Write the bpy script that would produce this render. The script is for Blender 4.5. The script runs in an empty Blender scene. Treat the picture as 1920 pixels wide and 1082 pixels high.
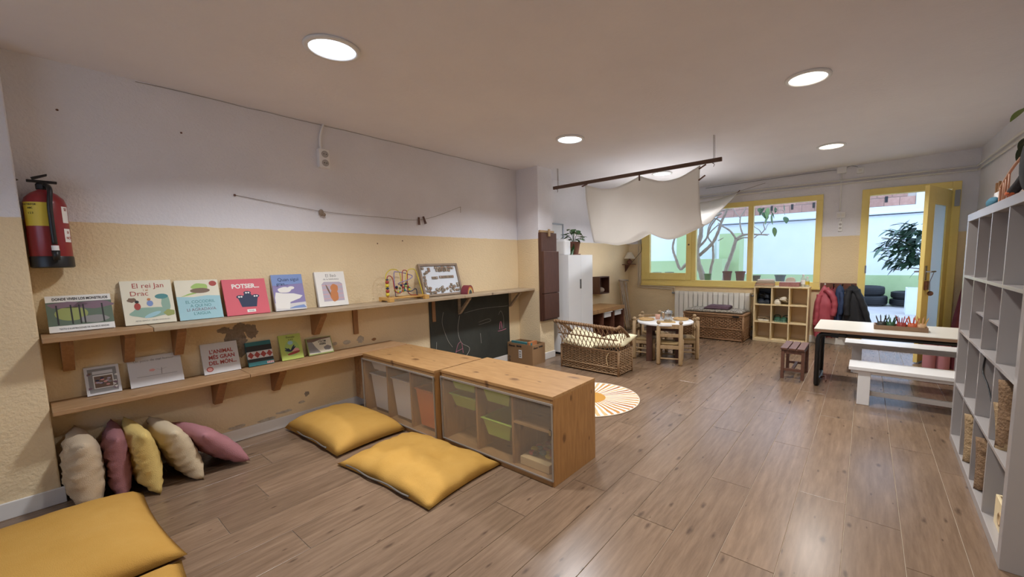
import bpy, math, random
from mathutils import Vector, Matrix, noise
random.seed(7)
S = bpy.context.scene
C = S.collection
PI = math.pi

# ------------------------------------------------------------------ camera
cam_d = bpy.data.cameras.new('camera'); cam = bpy.data.objects.new('camera', cam_d); C.objects.link(cam)
YAW, PITCH, ROLL = -0.653912, 0.100990, -0.0168118
_f = Vector((math.sin(YAW)*math.cos(PITCH), math.cos(YAW)*math.cos(PITCH), -math.sin(PITCH)))
_r = Vector((math.cos(YAW), -math.sin(YAW), 0)); _u = _r.cross(_f)
_r2 = math.cos(ROLL)*_r + math.sin(ROLL)*_u; _u2 = -math.sin(ROLL)*_r + math.cos(ROLL)*_u
cam.matrix_world = Matrix(((_r2.x, _u2.x, -_f.x, 0), (_r2.y, _u2.y, -_f.y, 0), (_r2.z, _u2.z, -_f.z, 1.25), (0, 0, 0, 1)))
cam_d.sensor_width = 36; cam_d.lens = 36*758.77/1920
cam_d.shift_x = (960-1041.97)/1920; cam_d.shift_y = (563.455-541)/1920
cam_d.clip_start = .05; cam_d.clip_end = 100
S.camera = cam
# ------------------------------------------------------------------ world, exposure
w = bpy.data.worlds.new('sky'); S.world = w; w.use_nodes = True
bg = w.node_tree.nodes['Background']
bg.inputs[0].default_value = (.52, .70, 1.0, 1); bg.inputs[1].default_value = 2.05
S.view_settings.view_transform = 'Standard'; S.view_settings.look = 'None'
S.view_settings.exposure = 0.38; S.view_settings.gamma = 1.0; S.view_settings.use_curve_mapping = False
S.cycles.max_bounces = 8; S.cycles.diffuse_bounces = 5; S.cycles.transparent_max_bounces = 12
S.cycles.caustics_reflective = False; S.cycles.caustics_refractive = False
S.cycles.sample_clamp_indirect = 6
LAMP_W = 17.5

# ------------------------------------------------------------------ helpers
def lin(c):
    if isinstance(c, str): c = tuple(int(c[i:i+2], 16)/255 for i in (0, 2, 4))
    return tuple((x/12.92 if x <= .04045 else ((x+.055)/1.055)**2.4) for x in c) + (1,)
_m = {}
def M(name, col, rough=.6, col2=None, scale=6, stretch=(1, 1, 1), bump=0, bscale=80, metal=0, knots=None, rnd=False, spec=.5, bstretch=None, grain=None, alpha_trans=0, translucent=0):
    if name in _m: return _m[name]
    m = bpy.data.materials.new(name); m.use_nodes = True; nt = m.node_tree; N = nt.nodes; L = nt.links
    b = N['Principled BSDF']; b.inputs['Roughness'].default_value = rough; b.inputs['Metallic'].default_value = metal
    b.inputs['Specular IOR Level'].default_value = spec
    b.inputs['Base Color'].default_value = lin(col)
    tc = N.new('ShaderNodeTexCoord'); mp = N.new('ShaderNodeMapping'); L.new(tc.outputs['Object'], mp.inputs[0]); mp.inputs['Scale'].default_value = stretch
    cur = None
    if rnd:
        oi = N.new('ShaderNodeObjectInfo'); mu = N.new('ShaderNodeMath'); mu.operation = 'MULTIPLY'; mu.inputs[1].default_value = 37
        L.new(oi.outputs['Random'], mu.inputs[0]); L.new(mu.outputs[0], mp.inputs['Location'])
    if col2:
        n = N.new('ShaderNodeTexNoise'); n.inputs['Scale'].default_value = scale; n.inputs['Detail'].default_value = 6; n.inputs['Roughness'].default_value = .65
        L.new(mp.outputs[0], n.inputs[0])
        r = N.new('ShaderNodeValToRGB'); r.color_ramp.elements[0].position = .3; r.color_ramp.elements[1].position = .72
        r.color_ramp.elements[0].color = lin(col2); r.color_ramp.elements[1].color = lin(col)
        L.new(n.outputs[0], r.inputs[0]); cur = r.outputs[0]
    if knots:
        kc, ks, kr, kst, kax = knots
        mp2 = N.new('ShaderNodeMapping'); mp2.inputs['Scale'].default_value = kst; L.new(tc.outputs['Object'], mp2.inputs[0])
        if rnd: L.new(mu.outputs[0], mp2.inputs['Location'])
        v = N.new('ShaderNodeTexVoronoi'); v.voronoi_dimensions = '2D'; mp2.inputs['Rotation'].default_value = (0, PI/2 if kax else 0, 0); v.inputs['Scale'].default_value = ks; L.new(mp2.outputs[0], v.inputs[0])
        r2 = N.new('ShaderNodeValToRGB'); r2.color_ramp.elements[0].position = kr*.35; r2.color_ramp.elements[1].position = kr
        r2.color_ramp.elements[0].color = (.8, .8, .8, 1); r2.color_ramp.elements[1].color = (0, 0, 0, 1); 
        sc_ = N.new('ShaderNodeSeparateColor'); L.new(v.outputs['Color'], sc_.inputs[0]); pw = N.new('ShaderNodeMath'); pw.operation = 'POWER'; pw.inputs[1].default_value = 1.6; L.new(sc_.outputs[0], pw.inputs[0])
        dv = N.new('ShaderNodeMath'); dv.operation = 'DIVIDE'; L.new(v.outputs['Distance'], dv.inputs[0]); L.new(pw.outputs[0], dv.inputs[1])
        wn_ = N.new('ShaderNodeTexNoise'); wn_.inputs['Scale'].default_value = ks*5; L.new(mp2.outputs[0], wn_.inputs[0]); ad_ = N.new('ShaderNodeMath'); ad_.operation = 'MULTIPLY_ADD'; ad_.inputs[1].default_value = kr*1.2; L.new(wn_.outputs[0], ad_.inputs[0]); L.new(dv.outputs[0], ad_.inputs[2])
        sb_ = N.new('ShaderNodeMath'); sb_.operation = 'SUBTRACT'; sb_.inputs[1].default_value = kr*.5; L.new(ad_.outputs[0], sb_.inputs[0]); L.new(sb_.outputs[0], r2.inputs[0])
        mx = N.new('ShaderNodeMixRGB'); mx.inputs[2].default_value = lin(kc); L.new(r2.outputs[0], mx.inputs[0])
        if cur: L.new(cur, mx.inputs[1])
        else: mx.inputs[1].default_value = lin(col)
        cur = mx.outputs[0]
    if rnd:
        hv = N.new('ShaderNodeHueSaturation'); mr = N.new('ShaderNodeMapRange'); mr.inputs[3].default_value = .86; mr.inputs[4].default_value = 1.1
        L.new(oi.outputs['Random'], mr.inputs[0]); L.new(mr.outputs[0], hv.inputs['Value']); hv.inputs['Color'].default_value = lin(col)
        if cur: L.new(cur, hv.inputs['Color'])
        cur = hv.outputs[0]
    if cur: L.new(cur, b.inputs['Base Color'])
    if bump:
        n2 = N.new('ShaderNodeTexNoise'); n2.inputs['Scale'].default_value = bscale; n2.inputs['Detail'].default_value = 3
        if bstretch:
            mp3 = N.new('ShaderNodeMapping'); mp3.inputs['Scale'].default_value = bstretch; L.new(tc.outputs['Object'], mp3.inputs[0]); L.new(mp3.outputs[0], n2.inputs[0])
        else: L.new(mp.outputs[0] if not col2 else tc.outputs['Object'], n2.inputs[0])
        bp = N.new('ShaderNodeBump'); bp.inputs['Strength'].default_value = bump; bp.inputs['Distance'].default_value = .01
        L.new(n2.outputs[0], bp.inputs['Height']); L.new(bp.outputs[0], b.inputs['Normal'])
    out = N['Material Output']
    if alpha_trans:
        t = N.new('ShaderNodeBsdfTransparent'); ms = N.new('ShaderNodeMixShader'); ms.inputs[0].default_value = 1-alpha_trans
        L.new(t.outputs[0], ms.inputs[1]); L.new(b.outputs[0], ms.inputs[2]); L.new(ms.outputs[0], out.inputs[0])
    if translucent:
        t = N.new('ShaderNodeBsdfTranslucent'); t.inputs[0].default_value = lin(col); ms = N.new('ShaderNodeMixShader'); ms.inputs[0].default_value = translucent
        L.new(b.outputs[0], ms.inputs[1]); L.new(t.outputs[0], ms.inputs[2]); L.new(ms.outputs[0], out.inputs[0])
    _m[name] = m
    return m
def emit(name, col, st):
    m = bpy.data.materials.new(name); m.use_nodes = True; b = m.node_tree.nodes['Principled BSDF']
    b.inputs['Emission Color'].default_value = lin(col); b.inputs['Emission Strength'].default_value = st; b.inputs['Base Color'].default_value = lin(col)
    return m
def paint_mat(name, up, low, zline, bump=.45):
    m = bpy.data.materials.new(name); m.use_nodes = True; nt = m.node_tree; N = nt.nodes; L = nt.links; b = N['Principled BSDF']
    b.inputs['Roughness'].default_value = .85; b.inputs['Specular IOR Level'].default_value = .2
    g = N.new('ShaderNodeNewGeometry'); sx = N.new('ShaderNodeSeparateXYZ'); L.new(g.outputs['Position'], sx.inputs[0])
    n = N.new('ShaderNodeTexNoise'); n.inputs['Scale'].default_value = 14; L.new(g.outputs['Position'], n.inputs[0])
    ma = N.new('ShaderNodeMath'); ma.operation = 'MULTIPLY_ADD'; ma.inputs[1].default_value = .012; L.new(n.outputs[0], ma.inputs[0]); L.new(sx.outputs['Z'], ma.inputs[2])
    gt = N.new('ShaderNodeMath'); gt.operation = 'GREATER_THAN'; gt.inputs[1].default_value = zline+.006; L.new(ma.outputs[0], gt.inputs[0])
    n3 = N.new('ShaderNodeTexNoise'); n3.inputs['Scale'].default_value = 2.2; n3.inputs['Detail'].default_value = 5; L.new(g.outputs['Position'], n3.inputs[0])
    hv = N.new('ShaderNodeHueSaturation'); mr = N.new('ShaderNodeMapRange'); mr.inputs[1].default_value = .3; mr.inputs[2].default_value = .7; mr.inputs[3].default_value = .95; mr.inputs[4].default_value = 1.03
    L.new(n3.outputs[0], mr.inputs[0]); L.new(mr.outputs[0], hv.inputs['Value'])
    mx = N.new('ShaderNodeMixRGB'); mx.inputs[1].default_value = lin(low); mx.inputs[2].default_value = lin(up); L.new(gt.outputs[0], mx.inputs[0])
    L.new(mx.outputs[0], hv.inputs['Color']); L.new(hv.outputs[0], b.inputs['Base Color'])
    n2 = N.new('ShaderNodeTexNoise'); n2.inputs['Scale'].default_value = 70; n2.inputs['Detail'].default_value = 4; L.new(g.outputs['Position'], n2.inputs[0])
    bp = N.new('ShaderNodeBump'); bp.inputs['Strength'].default_value = bump; bp.inputs['Distance'].default_value = .012
    L.new(n2.outputs[0], bp.inputs['Height']); L.new(bp.outputs[0], b.inputs['Normal'])
    return m

class MB:
    def __init__(s): s.v = []; s.f = []
    def add(s, vs, fs):
        o = len(s.v); s.v += [tuple(x) for x in vs]; s.f += [tuple(i+o for i in f) for f in fs]; return s
    def box(s, a, b, mat=None):
        (x0, y0, z0), (x1, y1, z1) = a, b
        vs = [(x0, y0, z0), (x1, y0, z0), (x1, y1, z0), (x0, y1, z0), (x0, y0, z1), (x1, y0, z1), (x1, y1, z1), (x0, y1, z1)]
        if mat: vs = [mat @ Vector(v) for v in vs]
        return s.add(vs, [(0, 3, 2, 1), (4, 5, 6, 7), (0, 1, 5, 4), (1, 2, 6, 5), (2, 3, 7, 6), (3, 0, 4, 7)])
    def tube(s, pts, r, n=8, closed=False, flat=1):
        pts = [Vector(p) for p in pts]; k = len(pts); rr = r if isinstance(r, (list, tuple)) else [r]*k
        vs = []; up = None
        for i, p in enumerate(pts):
            a = pts[(i-1) % k] if (closed or i > 0) else p; b = pts[(i+1) % k] if (closed or i < k-1) else p
            t = (b-a).normalized() if (b-a).length > 1e-9 else Vector((0, 0, 1))
            if up is None: up = Vector((0, 0, 1)) if abs(t.z) < .9 else Vector((1, 0, 0))
            x = t.cross(up)
            if x.length < 1e-6: x = t.cross(Vector((0, 1, 0)))
            x.normalize(); y = x.cross(t).normalized(); up = y
            for j in range(n):
                th = 2*PI*j/n; vs.append(p + x*math.cos(th)*rr[i] + y*math.sin(th)*rr[i]*flat)
        fs = []
        for i in range(k if closed else k-1):
            for j in range(n):
                a = i*n+j; b = i*n+(j+1) % n; c = ((i+1) % k)*n+(j+1) % n; d = ((i+1) % k)*n+j
                fs.append((a, b, c, d))
        if not closed:
            fs.append(tuple(range(n-1, -1, -1))); fs.append(tuple((k-1)*n+j for j in range(n)))
        return s.add(vs, fs)
    def lathe(s, prof, n=20, c=(0, 0, 0), cap=True):
        vs = []; k = len(prof)
        for r, z in prof:
            for j in range(n):
                th = 2*PI*j/n; vs.append((c[0]+r*math.cos(th), c[1]+r*math.sin(th), c[2]+z))
        fs = [(i*n+j, i*n+(j+1) % n, (i+1)*n+(j+1) % n, (i+1)*n+j) for i in range(k-1) for j in range(n)]
        if cap: fs.append(tuple(range(n-1, -1, -1))); fs.append(tuple((k-1)*n+j for j in range(n)))
        return s.add(vs, fs)
    def prism(s, poly, a, b, axis='x'):
        n = len(poly); vs = []
        for t in (a, b):
            for p, q in poly: vs.append({'x': (t, p, q), 'y': (p, t, q), 'z': (p, q, t)}[axis])
        fs = [tuple(range(n-1, -1, -1)), tuple(range(n, 2*n))] + [(i, (i+1) % n, n+(i+1) % n, n+i) for i in range(n)]
        return s.add(vs, fs)
    def ball(s, c, r, n=10, k=6, sc=(1, 1, 1)):
        pr = [(max(1e-4, math.sin(PI*i/k))*r, -math.cos(PI*i/k)*r) for i in range(k+1)]
        vs0 = len(s.v); s.lathe(pr, n, (0, 0, 0), cap=False)
        for i in range(vs0, len(s.v)):
            x, y, z = s.v[i]; s.v[i] = (c[0]+x*sc[0], c[1]+y*sc[1], c[2]+z*sc[2])
        return s
    def xform(s, m): s.v = [tuple(m @ Vector(v)) for v in s.v]; return s
    def mesh(s, name):
        me = bpy.data.meshes.new(name); me.from_pydata(s.v, [], s.f); me.validate(); me.update(); return me
    def build(s, name, mat, parent=None, smooth=False, bevel=0, loc=None, kind=None):
        import bmesh
        me = s.mesh(name); bm = bmesh.new(); bm.from_mesh(me); bmesh.ops.recalc_face_normals(bm, faces=bm.faces); bm.to_mesh(me); bm.free()
        return link(name, me, mat, parent, smooth, bevel, loc, kind)
def link(name, me, mat, parent=None, smooth=False, bevel=0, loc=None, kind=None):
    o = bpy.data.objects.new(name, me); C.objects.link(o)
    if mat and not me.materials: me.materials.append(mat)
    if parent: o.parent = parent
    if loc: o.location = loc
    if smooth:
        me.polygons.foreach_set('use_smooth', [True]*len(me.polygons))
        if smooth == 'auto':
            try: me.set_sharp_from_angle(angle=.7)
            except Exception: pass
    if bevel:
        b = o.modifiers.new('bevel', 'BEVEL'); b.width = bevel; b.segments = 2; b.limit_method = 'ANGLE'
    if kind: o['kind'] = kind
    return o
def thing(name, label, cat, loc=(0, 0, 0), rz=0, group=None, mw=None):
    o = bpy.data.objects.new(name, None); C.objects.link(o); o.empty_display_size = .05
    if mw is not None: o.matrix_world = mw
    else: o.location = loc; o.rotation_euler = (0, 0, rz)
    return tag(o, label, cat, group)
def tag(o, label, cat, group=None):
    o['label'] = label; o['category'] = cat
    if group: o['group'] = group
    return o
def struct(o): o['kind'] = 'structure'; return o
def bx(name, a, b, mat, parent=None, bevel=0, kind=None): return MB().box(a, b).build(name, mat, parent, bevel=bevel, kind=kind)
def dup(root, loc=None, rz=None, label=None):
    r = root.copy(); C.objects.link(r)
    if loc is not None: r.location = loc
    if rz is not None: r.rotation_euler = (0, 0, rz)
    if label: r['label'] = label
    for ch in list(root.children):
        c = ch.copy(); C.objects.link(c); c.parent = r
        for g in ch.children:
            d = g.copy(); C.objects.link(d); d.parent = c
    return r
def spline(pts, n=6):
    P = [Vector(p) for p in pts]; out = []
    for i in range(len(P)-1):
        p0 = P[max(0, i-1)]; p1 = P[i]; p2 = P[i+1]; p3 = P[min(len(P)-1, i+2)]
        for k in range(n):
            t = k/n
            out.append(.5*((2*p1)+(p2-p0)*t+(2*p0-5*p1+4*p2-p3)*t*t+(3*p1-p0-3*p2+p3)*t**3))
    out.append(P[-1]); return out
def text(s, size, mat, parent, loc, align='CENTER', sx=1, spacing=1, rot=None, name='lettering', bold=0):
    cu = bpy.data.curves.new('txt', 'FONT'); cu.body = s; cu.size = size; cu.align_x = align; cu.space_character = spacing; cu.extrude = .0003; cu.offset = bold; cu.resolution_u = 3
    to = bpy.data.objects.new('txt', cu); C.objects.link(to); bpy.context.view_layer.update()
    me = bpy.data.meshes.new_from_object(to.evaluated_get(bpy.context.evaluated_depsgraph_get())); bpy.data.objects.remove(to); bpy.data.curves.remove(cu)
    me.name = name; me.materials.clear()
    o = link(name, me, mat, parent); o.location = loc; o.scale = (sx, 1, 1)
    if rot: o.rotation_euler = rot
    return o
def flat(name, pts, mat, parent, z):      # flat print on a cover
    me = bpy.data.meshes.new(name); n = len(pts); me.from_pydata([(p[0], p[1], z) for p in pts], [], [tuple(range(n))]); me.update()
    return link(name, me, mat, parent)
def ell(cx, cy, rx, ry, n=20, a0=0, a1=2*PI, rot=0, wob=0):
    out = []
    for i in range(n):
        t = a0+(a1-a0)*i/(n if abs(a1-a0-2*PI) < 1e-6 else n-1); k = 1+wob*math.sin(5*t+cx*90)
        x = rx*k*math.cos(t); y = ry*k*math.sin(t); out.append((cx+x*math.cos(rot)-y*math.sin(rot), cy+x*math.sin(rot)+y*math.cos(rot)))
    return out

# ------------------------------------------------------------------ materials
m_ceil = M('ceiling_paint', 'edebf0', .9, 'e6e4ea', 1.5, bump=.15, bscale=40, spec=.1)
m_wall = paint_mat('two_tone_wall', 'e6e5ea', 'e7d2ac', 1.503)
m_white = M('white_lacquer', 'e6e6e6', .35)
m_whitep = M('white_plastic', 'eeeeee', .4)
m_base = M('baseboard_white', 'e4e2de', .45)
m_floor0 = M('seam_filler', 'b8a793', .7)
m_plank = M('oak_laminate', '8b735e', .27, '6e5947', 5, (8, .8, 1), rnd=True, knots=('4d3c2f', 4.6, .17, (2.1, .75, 1), 0), spec=.5)
m_pine = M('pine', 'b28b5c', .42, '976f43', 6, (1, 9, 9), knots=('5b3a20', 4.4, .19, (.8, 1.5, 1), 0))
m_pine_z = M('pine_upright', 'ab7e4c', .42, '8e6438', 6, (9, 9, 1), knots=('5b3a20', 4.4, .19, (.8, 1.5, .8), 1))
m_shelf = M('shelf_wood', 'b4916a', .55, '95704c', 7, (8, 1, 8), knots=('4d3220', 4.4, .12, (1.5, .8, 1), 0))
m_shelfg = M('weathered_shelf_wood', 'b6a287', .6, '99866c', 7, (8, 1, 8), knots=('5d4a36', 4.4, .10, (1.5, .8, 1), 0))
m_brack = M('bracket_wood', 'a87c52', .55, '8f653e', 8, (6, 6, 1))
m_lightwood = M('light_wood', 'd9bd8c', .5, 'cdaf7b', 8, (6, 6, 1))
m_chairwood = M('chair_wood', 'b39874', .5, '9b7f5a', 9, (5, 5, 1))
m_rush = M('rush_seat', 'a98f62', .8, '8a7048', 60, (1, 12, 1), bump=.6, bscale=90)
m_brown = M('dark_brown_wood', '5b3a2c', .5, '4a2d22', 8, (6, 6, 1))
m_redbrown = M('red_brown_wood', '7d5140', .5, '68402f', 8, (1, 5, 5))
m_stool = M('stool_wood', '755040', .45, '5e3e31', 8, (6, 1, 6))
m_black = M('black_metal', '17181a', .35)
m_blackm = M('black_rubber', '1b1b1d', .6)
m_birch = M('birch', 'ead8b0', .5, 'e2cca0', 6, (5, 5, 1))
m_birchback = M('birch_back', 'dec6a4', .7)
m_yellowp = M('yellow_paint', 'f3de8e', .45, 'eed680', 3, bump=.1, bscale=30)
m_cush = M('mustard_fabric', 'c59a52', .9, 'bb8f46', 4, bump=.35, bscale=300, spec=.1)
m_wick = M('wicker', 'a98a68', .65, '8a6c4c', 40, bump=.4, bscale=120)
m_wickd = M('dark_wicker', '8a6a48', .65, '6d5034', 40, bump=.4, bscale=120)
m_wickb = M('wicker_lining', '5f4630', .8)
m_trunk = M('trunk_wicker', 'a17c5a', .65, '856345', 40, bump=.4, bscale=120)
m_board = M('chalkboard_slate', '2d2f2a', .75, '3d3f38', 3, (1, 1, .6), bump=.1, bscale=40)
m_chalk = M('chalk', 'a8a59c', .9); m_pchalk = M('pink_chalk', 'b06f80', .9)
m_card = M('cardboard', '9f7d58', .8, '957350', 4)
m_steel = M('steel', 'b9bbbd', .22, metal=1)
m_galv = M('galvanised', '9a9da0', .35, metal=.8)
m_cloth = M('sheer_cotton', 'f0ede8', .9, 'e9e5df', 3, bump=.25, bscale=200, spec=.1, translucent=.62)
m_rod = M('old_rod_wood', '6d5446', .7, '554036', 9, (1, 7, 7))
m_terra = M('terracotta', '7d5240', .75, '6b4434', 8)
m_leaf = M('leaf_green', '3f6b34', .45, '2f5527', 9)
m_leafd = M('leaf_dark', '35513f', .45, '27402f', 9)
m_leafl = M('leaf_light', '7da05a', .45, '6b8f4c', 9)
m_bark = M('bark', 'b8aa9a', .85, '9c8e7f', 14, bump=.6, bscale=50)
m_glass = M('window_glass', 'dfeaf0', .03, alpha_trans=.94)
m_frost = M('ribbed_glass', 'dfeaf2', .3, bump=.5, bscale=30, bstretch=(.1, .1, 14), translucent=.75)
m_poly = M('frosted_polycarbonate', 'bfae98', .28, alpha_trans=.80, bump=.05, bscale=300)
m_green_bin = M('green_plastic', 'a4bf4e', .4); m_white_bin = M('milky_plastic', 'dcdcdc', .4); m_orange_bin = M('orange_plastic', 'cf6a2c', .4)
m_alu = M('aluminium_edge', '9d948a', .4, metal=.3)
ink = {k: M('ink_'+k, v, .6) for k, v in dict(black='2b2826', red='a8453c', white='e9e6df', cream='e2dcc6', green='8fae9c', teal='4f8a8c', dgreen='5f6e5c', mauve='7f6672', lime='b9c963', olive='98a05c', blue='7d94c4', violet='8d83b0', pink='d4606c', navy='27324f', orange='c58050', sky='9fc7cf', grey='8e8b87', pale='d5d2d0', brown='7a6250', lgreen='a3c26a', peach='e2a49c', dteal='2f6e70', yellow='d9c53a', lav='b8aebb').items()}

# ------------------------------------------------------------------ setting
XL, YF, XR, YB = -3.505, 6.82, 1.0, -1.55
def zc(x): return 2.353+.0218*(x+3.5)
fl_base = struct(bx('floor', (XL-.15, YB, -.12), (XR+.15, YF+.12, -.004), m_floor0))
PW, PL = .2071, 1.29
joints = {-6: 1.795, -5: 2.05, -4: 1.703, -3: 2.272, -2: 1.69, -1: 2.40, 0: 2.305}
pl_mb = MB(); g = .0014; ch = .0007
hw = PW/2-g; hl = PL/2-g
def plank_mesh(hw, hl, nm):
    vs = [(-hw, -hl, -.004), (hw, -hl, -.004), (hw, hl, -.004), (-hw, hl, -.004), (-hw, -hl, -.0007), (hw, -hl, -.0007), (hw, hl, -.0007), (-hw, hl, -.0007), (-hw+ch, -hl+ch, 0), (hw-ch, -hl+ch, 0), (hw-ch, hl-ch, 0), (-hw+ch, hl-ch, 0)]
    fs = [(0, 1, 5, 4), (1, 2, 6, 5), (2, 3, 7, 6), (3, 0, 4, 7), (4, 5, 9, 8), (5, 6, 10, 9), (6, 7, 11, 10), (7, 4, 8, 11), (8, 9, 10, 11)]
    me = bpy.data.meshes.new(nm); me.from_pydata(vs, [], fs); me.update(); me.materials.append(m_plank); return me
full = plank_mesh(hw, hl, 'plank')
for k in range(-17, 5):
    x0 = -.0233+PW*k; x1 = x0+PW
    if x0 > XR or x1 < XL: continue
    j = joints.get(k, random.uniform(0, PL)); y = j-PL*math.ceil((j-YB)/PL)
    while y < YF+.05:
        a, b = max(y, YB), min(y+PL, YF+.05); xa, xb = max(x0, XL), min(x1, XR)
        if b-a > .02 and xb-xa > .02:
            me = full if (b-a > PL-1e-4 and xb-xa > PW-1e-4) else plank_mesh((xb-xa)/2-g, (b-a)/2-g, 'plank')
            link('plank', me, None, fl_base, loc=((xa+xb)/2, (a+b)/2, 0))
        y += PL
# ceiling (slightly sloping)
mb = MB(); xs = (XL-.2, XR+.2)
vs = [(x, y, zc(x)+dz) for x in xs for y in (YB-.1, YF+.25) for dz in (0, .2)]
mb.add(vs, [(0, 2, 3, 1), (4, 5, 7, 6), (0, 1, 5, 4), (2, 6, 7, 3), (0, 4, 6, 2), (1, 3, 7, 5)])
struct(mb.build('ceiling', m_ceil))
wl = struct(bx('wall_left', (XL-.2, YB-.2, 0), (XL, YF+.25, 2.6), m_wall))
struct(bx('wall_pier', (XL, YB, 0), (-3.365, .014, 2.42), m_wall, bevel=.006))
struct(bx('wall_column', (XL, 3.80, 0), (-3.156, 4.075, 2.42), m_wall, bevel=.006))
struct(bx('wall_right', (XR, YB-.2, 0), (XR+.2, YF+.25, 2.6), m_wall))
mb = MB()
for a, b, c, d in ((XL-.2, -2.7, 0, 2.6), (-2.7, -.5, 0, .85), (-2.7, -.5, 2.15, 2.6), (-.5, XR+.2, 0, 2.6)): mb.box((a, YB-.2, c), (b, YB, d))
struct(mb.build('wall_back', m_wall))
w2 = struct(bpy.data.objects.new('window_2', None)); C.objects.link(w2)
for a, b in (((-2.7, YB-.12, .85), (-.5, YB-.06, .92)), ((-2.7, YB-.12, 2.08), (-.5, YB-.06, 2.15)), ((-2.7, YB-.12, .92), (-2.63, YB-.06, 2.08)), ((-.57, YB-.12, .92), (-.5, YB-.06, 2.08)), ((-1.64, YB-.12, .92), (-1.56, YB-.06, 2.08))): bx('frame_bar', a, b, m_yellowp, w2)
for a, b in ((-2.63, -1.64), (-1.56, -.57)): bx('pane', (a, YB-.095, .92), (b, YB-.09, 2.08), m_glass, w2)
struct(bx('floor_rear_bounce', (-8, -9, -.14), (6, YB-.2, -.02), M('bounce_pale', 'dedad2', .9)))  # unseen pale ground, added to bounce daylight through window_2 onto the ceiling
for nm, x0, x1, z0, z1, yy, sg in (('window_portal', -2.63, -.57, .92, 2.08, YB-.03, 1), ('window_portal', -3.16, -.59, .86, 2.01, YF+.1, -1), ('door_portal', 0, .775, .04, 2.01, YF+.1, -1)):
    pd = bpy.data.lights.new(nm, 'AREA'); pd.shape = 'RECTANGLE'; pd.size = x1-x0; pd.size_y = z1-z0; pd.cycles.is_portal = True
    po = bpy.data.objects.new(nm, pd); C.objects.link(po); po.location = ((x0+x1)/2, yy, (z0+z1)/2); po.rotation_euler = (PI/2 if sg > 0 else -PI/2, 0, 0)
WX0, WX1, WZ0, WZ1 = -3.24, -.512, .79, 2.085
DX0, DX1, DZ1 = -.083, .855, 2.095
mb = MB(); y0, y1 = YF, YF+.25
for a, b, c, d in ((XL, WX0, 0, 2.6), (WX0, WX1, 0, WZ0), (WX0, WX1, WZ1, 2.6), (WX1, DX0, 0, 2.6), (DX0, DX1, DZ1, 2.6), (DX1, XR, 0, 2.6)): mb.box((a, y0, c), (b, y1, d))
wf = struct(mb.build('wall_far', m_wall))
for n, a, b in (('baseboard_left', (XL, .014, 0), (XL+.014, 3.8, .085)), ('baseboard_pier', (-3.365, YB, 0), (-3.351, .028, .085)), ('baseboard_far', (XL, YF-.014, 0), (DX0, YF, .1)),
                ('baseboard_column', (XL, 3.786, 0), (-3.156, 3.80, .085)), ('baseboard_column_side', (-3.156, 3.786, 0), (-3.142, 4.075, .085)), ('baseboard_alcove', (XL, 4.075, 0), (XL+.014, YF, .09)), ('baseboard_right', (XR-.014, YB, 0), (XR, YF, .085)), ('baseboard_door', (DX1, YF-.014, 0), (XR, YF, .1))):
    struct(bx(n, a, b, m_base, bevel=.003))
# peeled patches and stains on the left wall (thin irregular plaster pieces)
m_stone = M('bare_plaster', 'a39585', .95, '85786a', 45, bump=.9, bscale=70)
m_chip = M('chipped_plaster', 'cfc6b6', .95, 'a99a84', 30)
m_mould = M('damp_stain', '9c7f58', .95, '80653f', 25)
def patch(cy, cz, ry, rz, mat, seed, n=48):
    pts = []
    for i in range(n):
        t = 2*PI*i/n; k = 1+.35*noise.noise(Vector((math.cos(t)*1.6+seed, math.sin(t)*1.6, seed*3)))+.28*noise.noise(Vector((math.cos(t)*5+seed, math.sin(t)*5, seed*3)))
        pts.append((cy+ry*k*math.cos(t), cz+rz*k*math.sin(t)))
    MB().prism(pts, XL-.01, XL+.0008+.00025*seed, 'x').build('plaster_patch', mat, wl)
for p in ((.86, .70, .075, .10, m_stone, 2), (.90, .80, .05, .035, m_stone, 5), (.955, .77, .035, .05, m_stone, 9), (.80, .80, .035, .02, m_stone, 11), (1.28, .217, .018, .018, m_stone, 1), (1.12, .12, .05, .010, m_chip, 3), (1.0, .095, .06, .012, m_chip, 4), (.82, .10, .05, .012, m_chip, 6), (1.24, .16, .022, .01, m_chip, 7), (1.62, .575, .03, .02, m_chip, 8), (1.74, .58, .03, .03, m_chip, 12), (1.86, .56, .02, .012, m_brack, 13), (1.52, .58, .02, .012, m_chip, 14)): patch(*p)
for y, z in ((.184, 2.097), (.684, 2.092), (.60, .45), (1.95, 1.42), (2.2, 1.45)): MB().ball((XL, y, z), .006, 8, 4).build('nail_hole', m_stool, wl)
# hairline crack between wall and ceiling
pts = [(XL+.001, .5+i*.11, zc(XL)-.004-.006*random.random()) for i in range(30)]
MB().tube(pts, .0018, 4).build('crack', M('crack_shadow', '8b8178', .9), wl)

# ---- window
w1 = struct(thing('window_1', 'wide yellow-framed three-pane window onto the courtyard', 'window', (0, YF, 0)))
del w1['category']; del w1['label']
def wb(name, x0, x1, z0, z1, y0=-.02, y1=.06, mat=m_yellowp): return bx(name, (x0, y0, z0), (x1, y1, z1), mat, w1, bevel=.004)
wb('frame_bar', WX0, WX1, WZ0, WZ0+.075); wb('frame_bar', WX0, WX1, WZ1-.075, WZ1); wb('frame_bar', WX0, WX0+.075, WZ0+.075, WZ1-.075); wb('frame_bar', WX1-.08, WX1, WZ0+.075, WZ1-.075)
wb('mullion', -2.33, -2.262, WZ0+.075, WZ1-.075); wb('mullion', -1.47, -1.395, WZ0+.075, WZ1-.075)
for a in ((WX0+.075, WX0+.165, .865, 2.01), (-2.42, -2.33, .865, 2.01), (WX0+.165, -2.42, .865, .985), (WX0+.165, -2.42, 1.90, 2.01)): wb('sash_bar', *a, y0=-.035, y1=.03)
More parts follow.
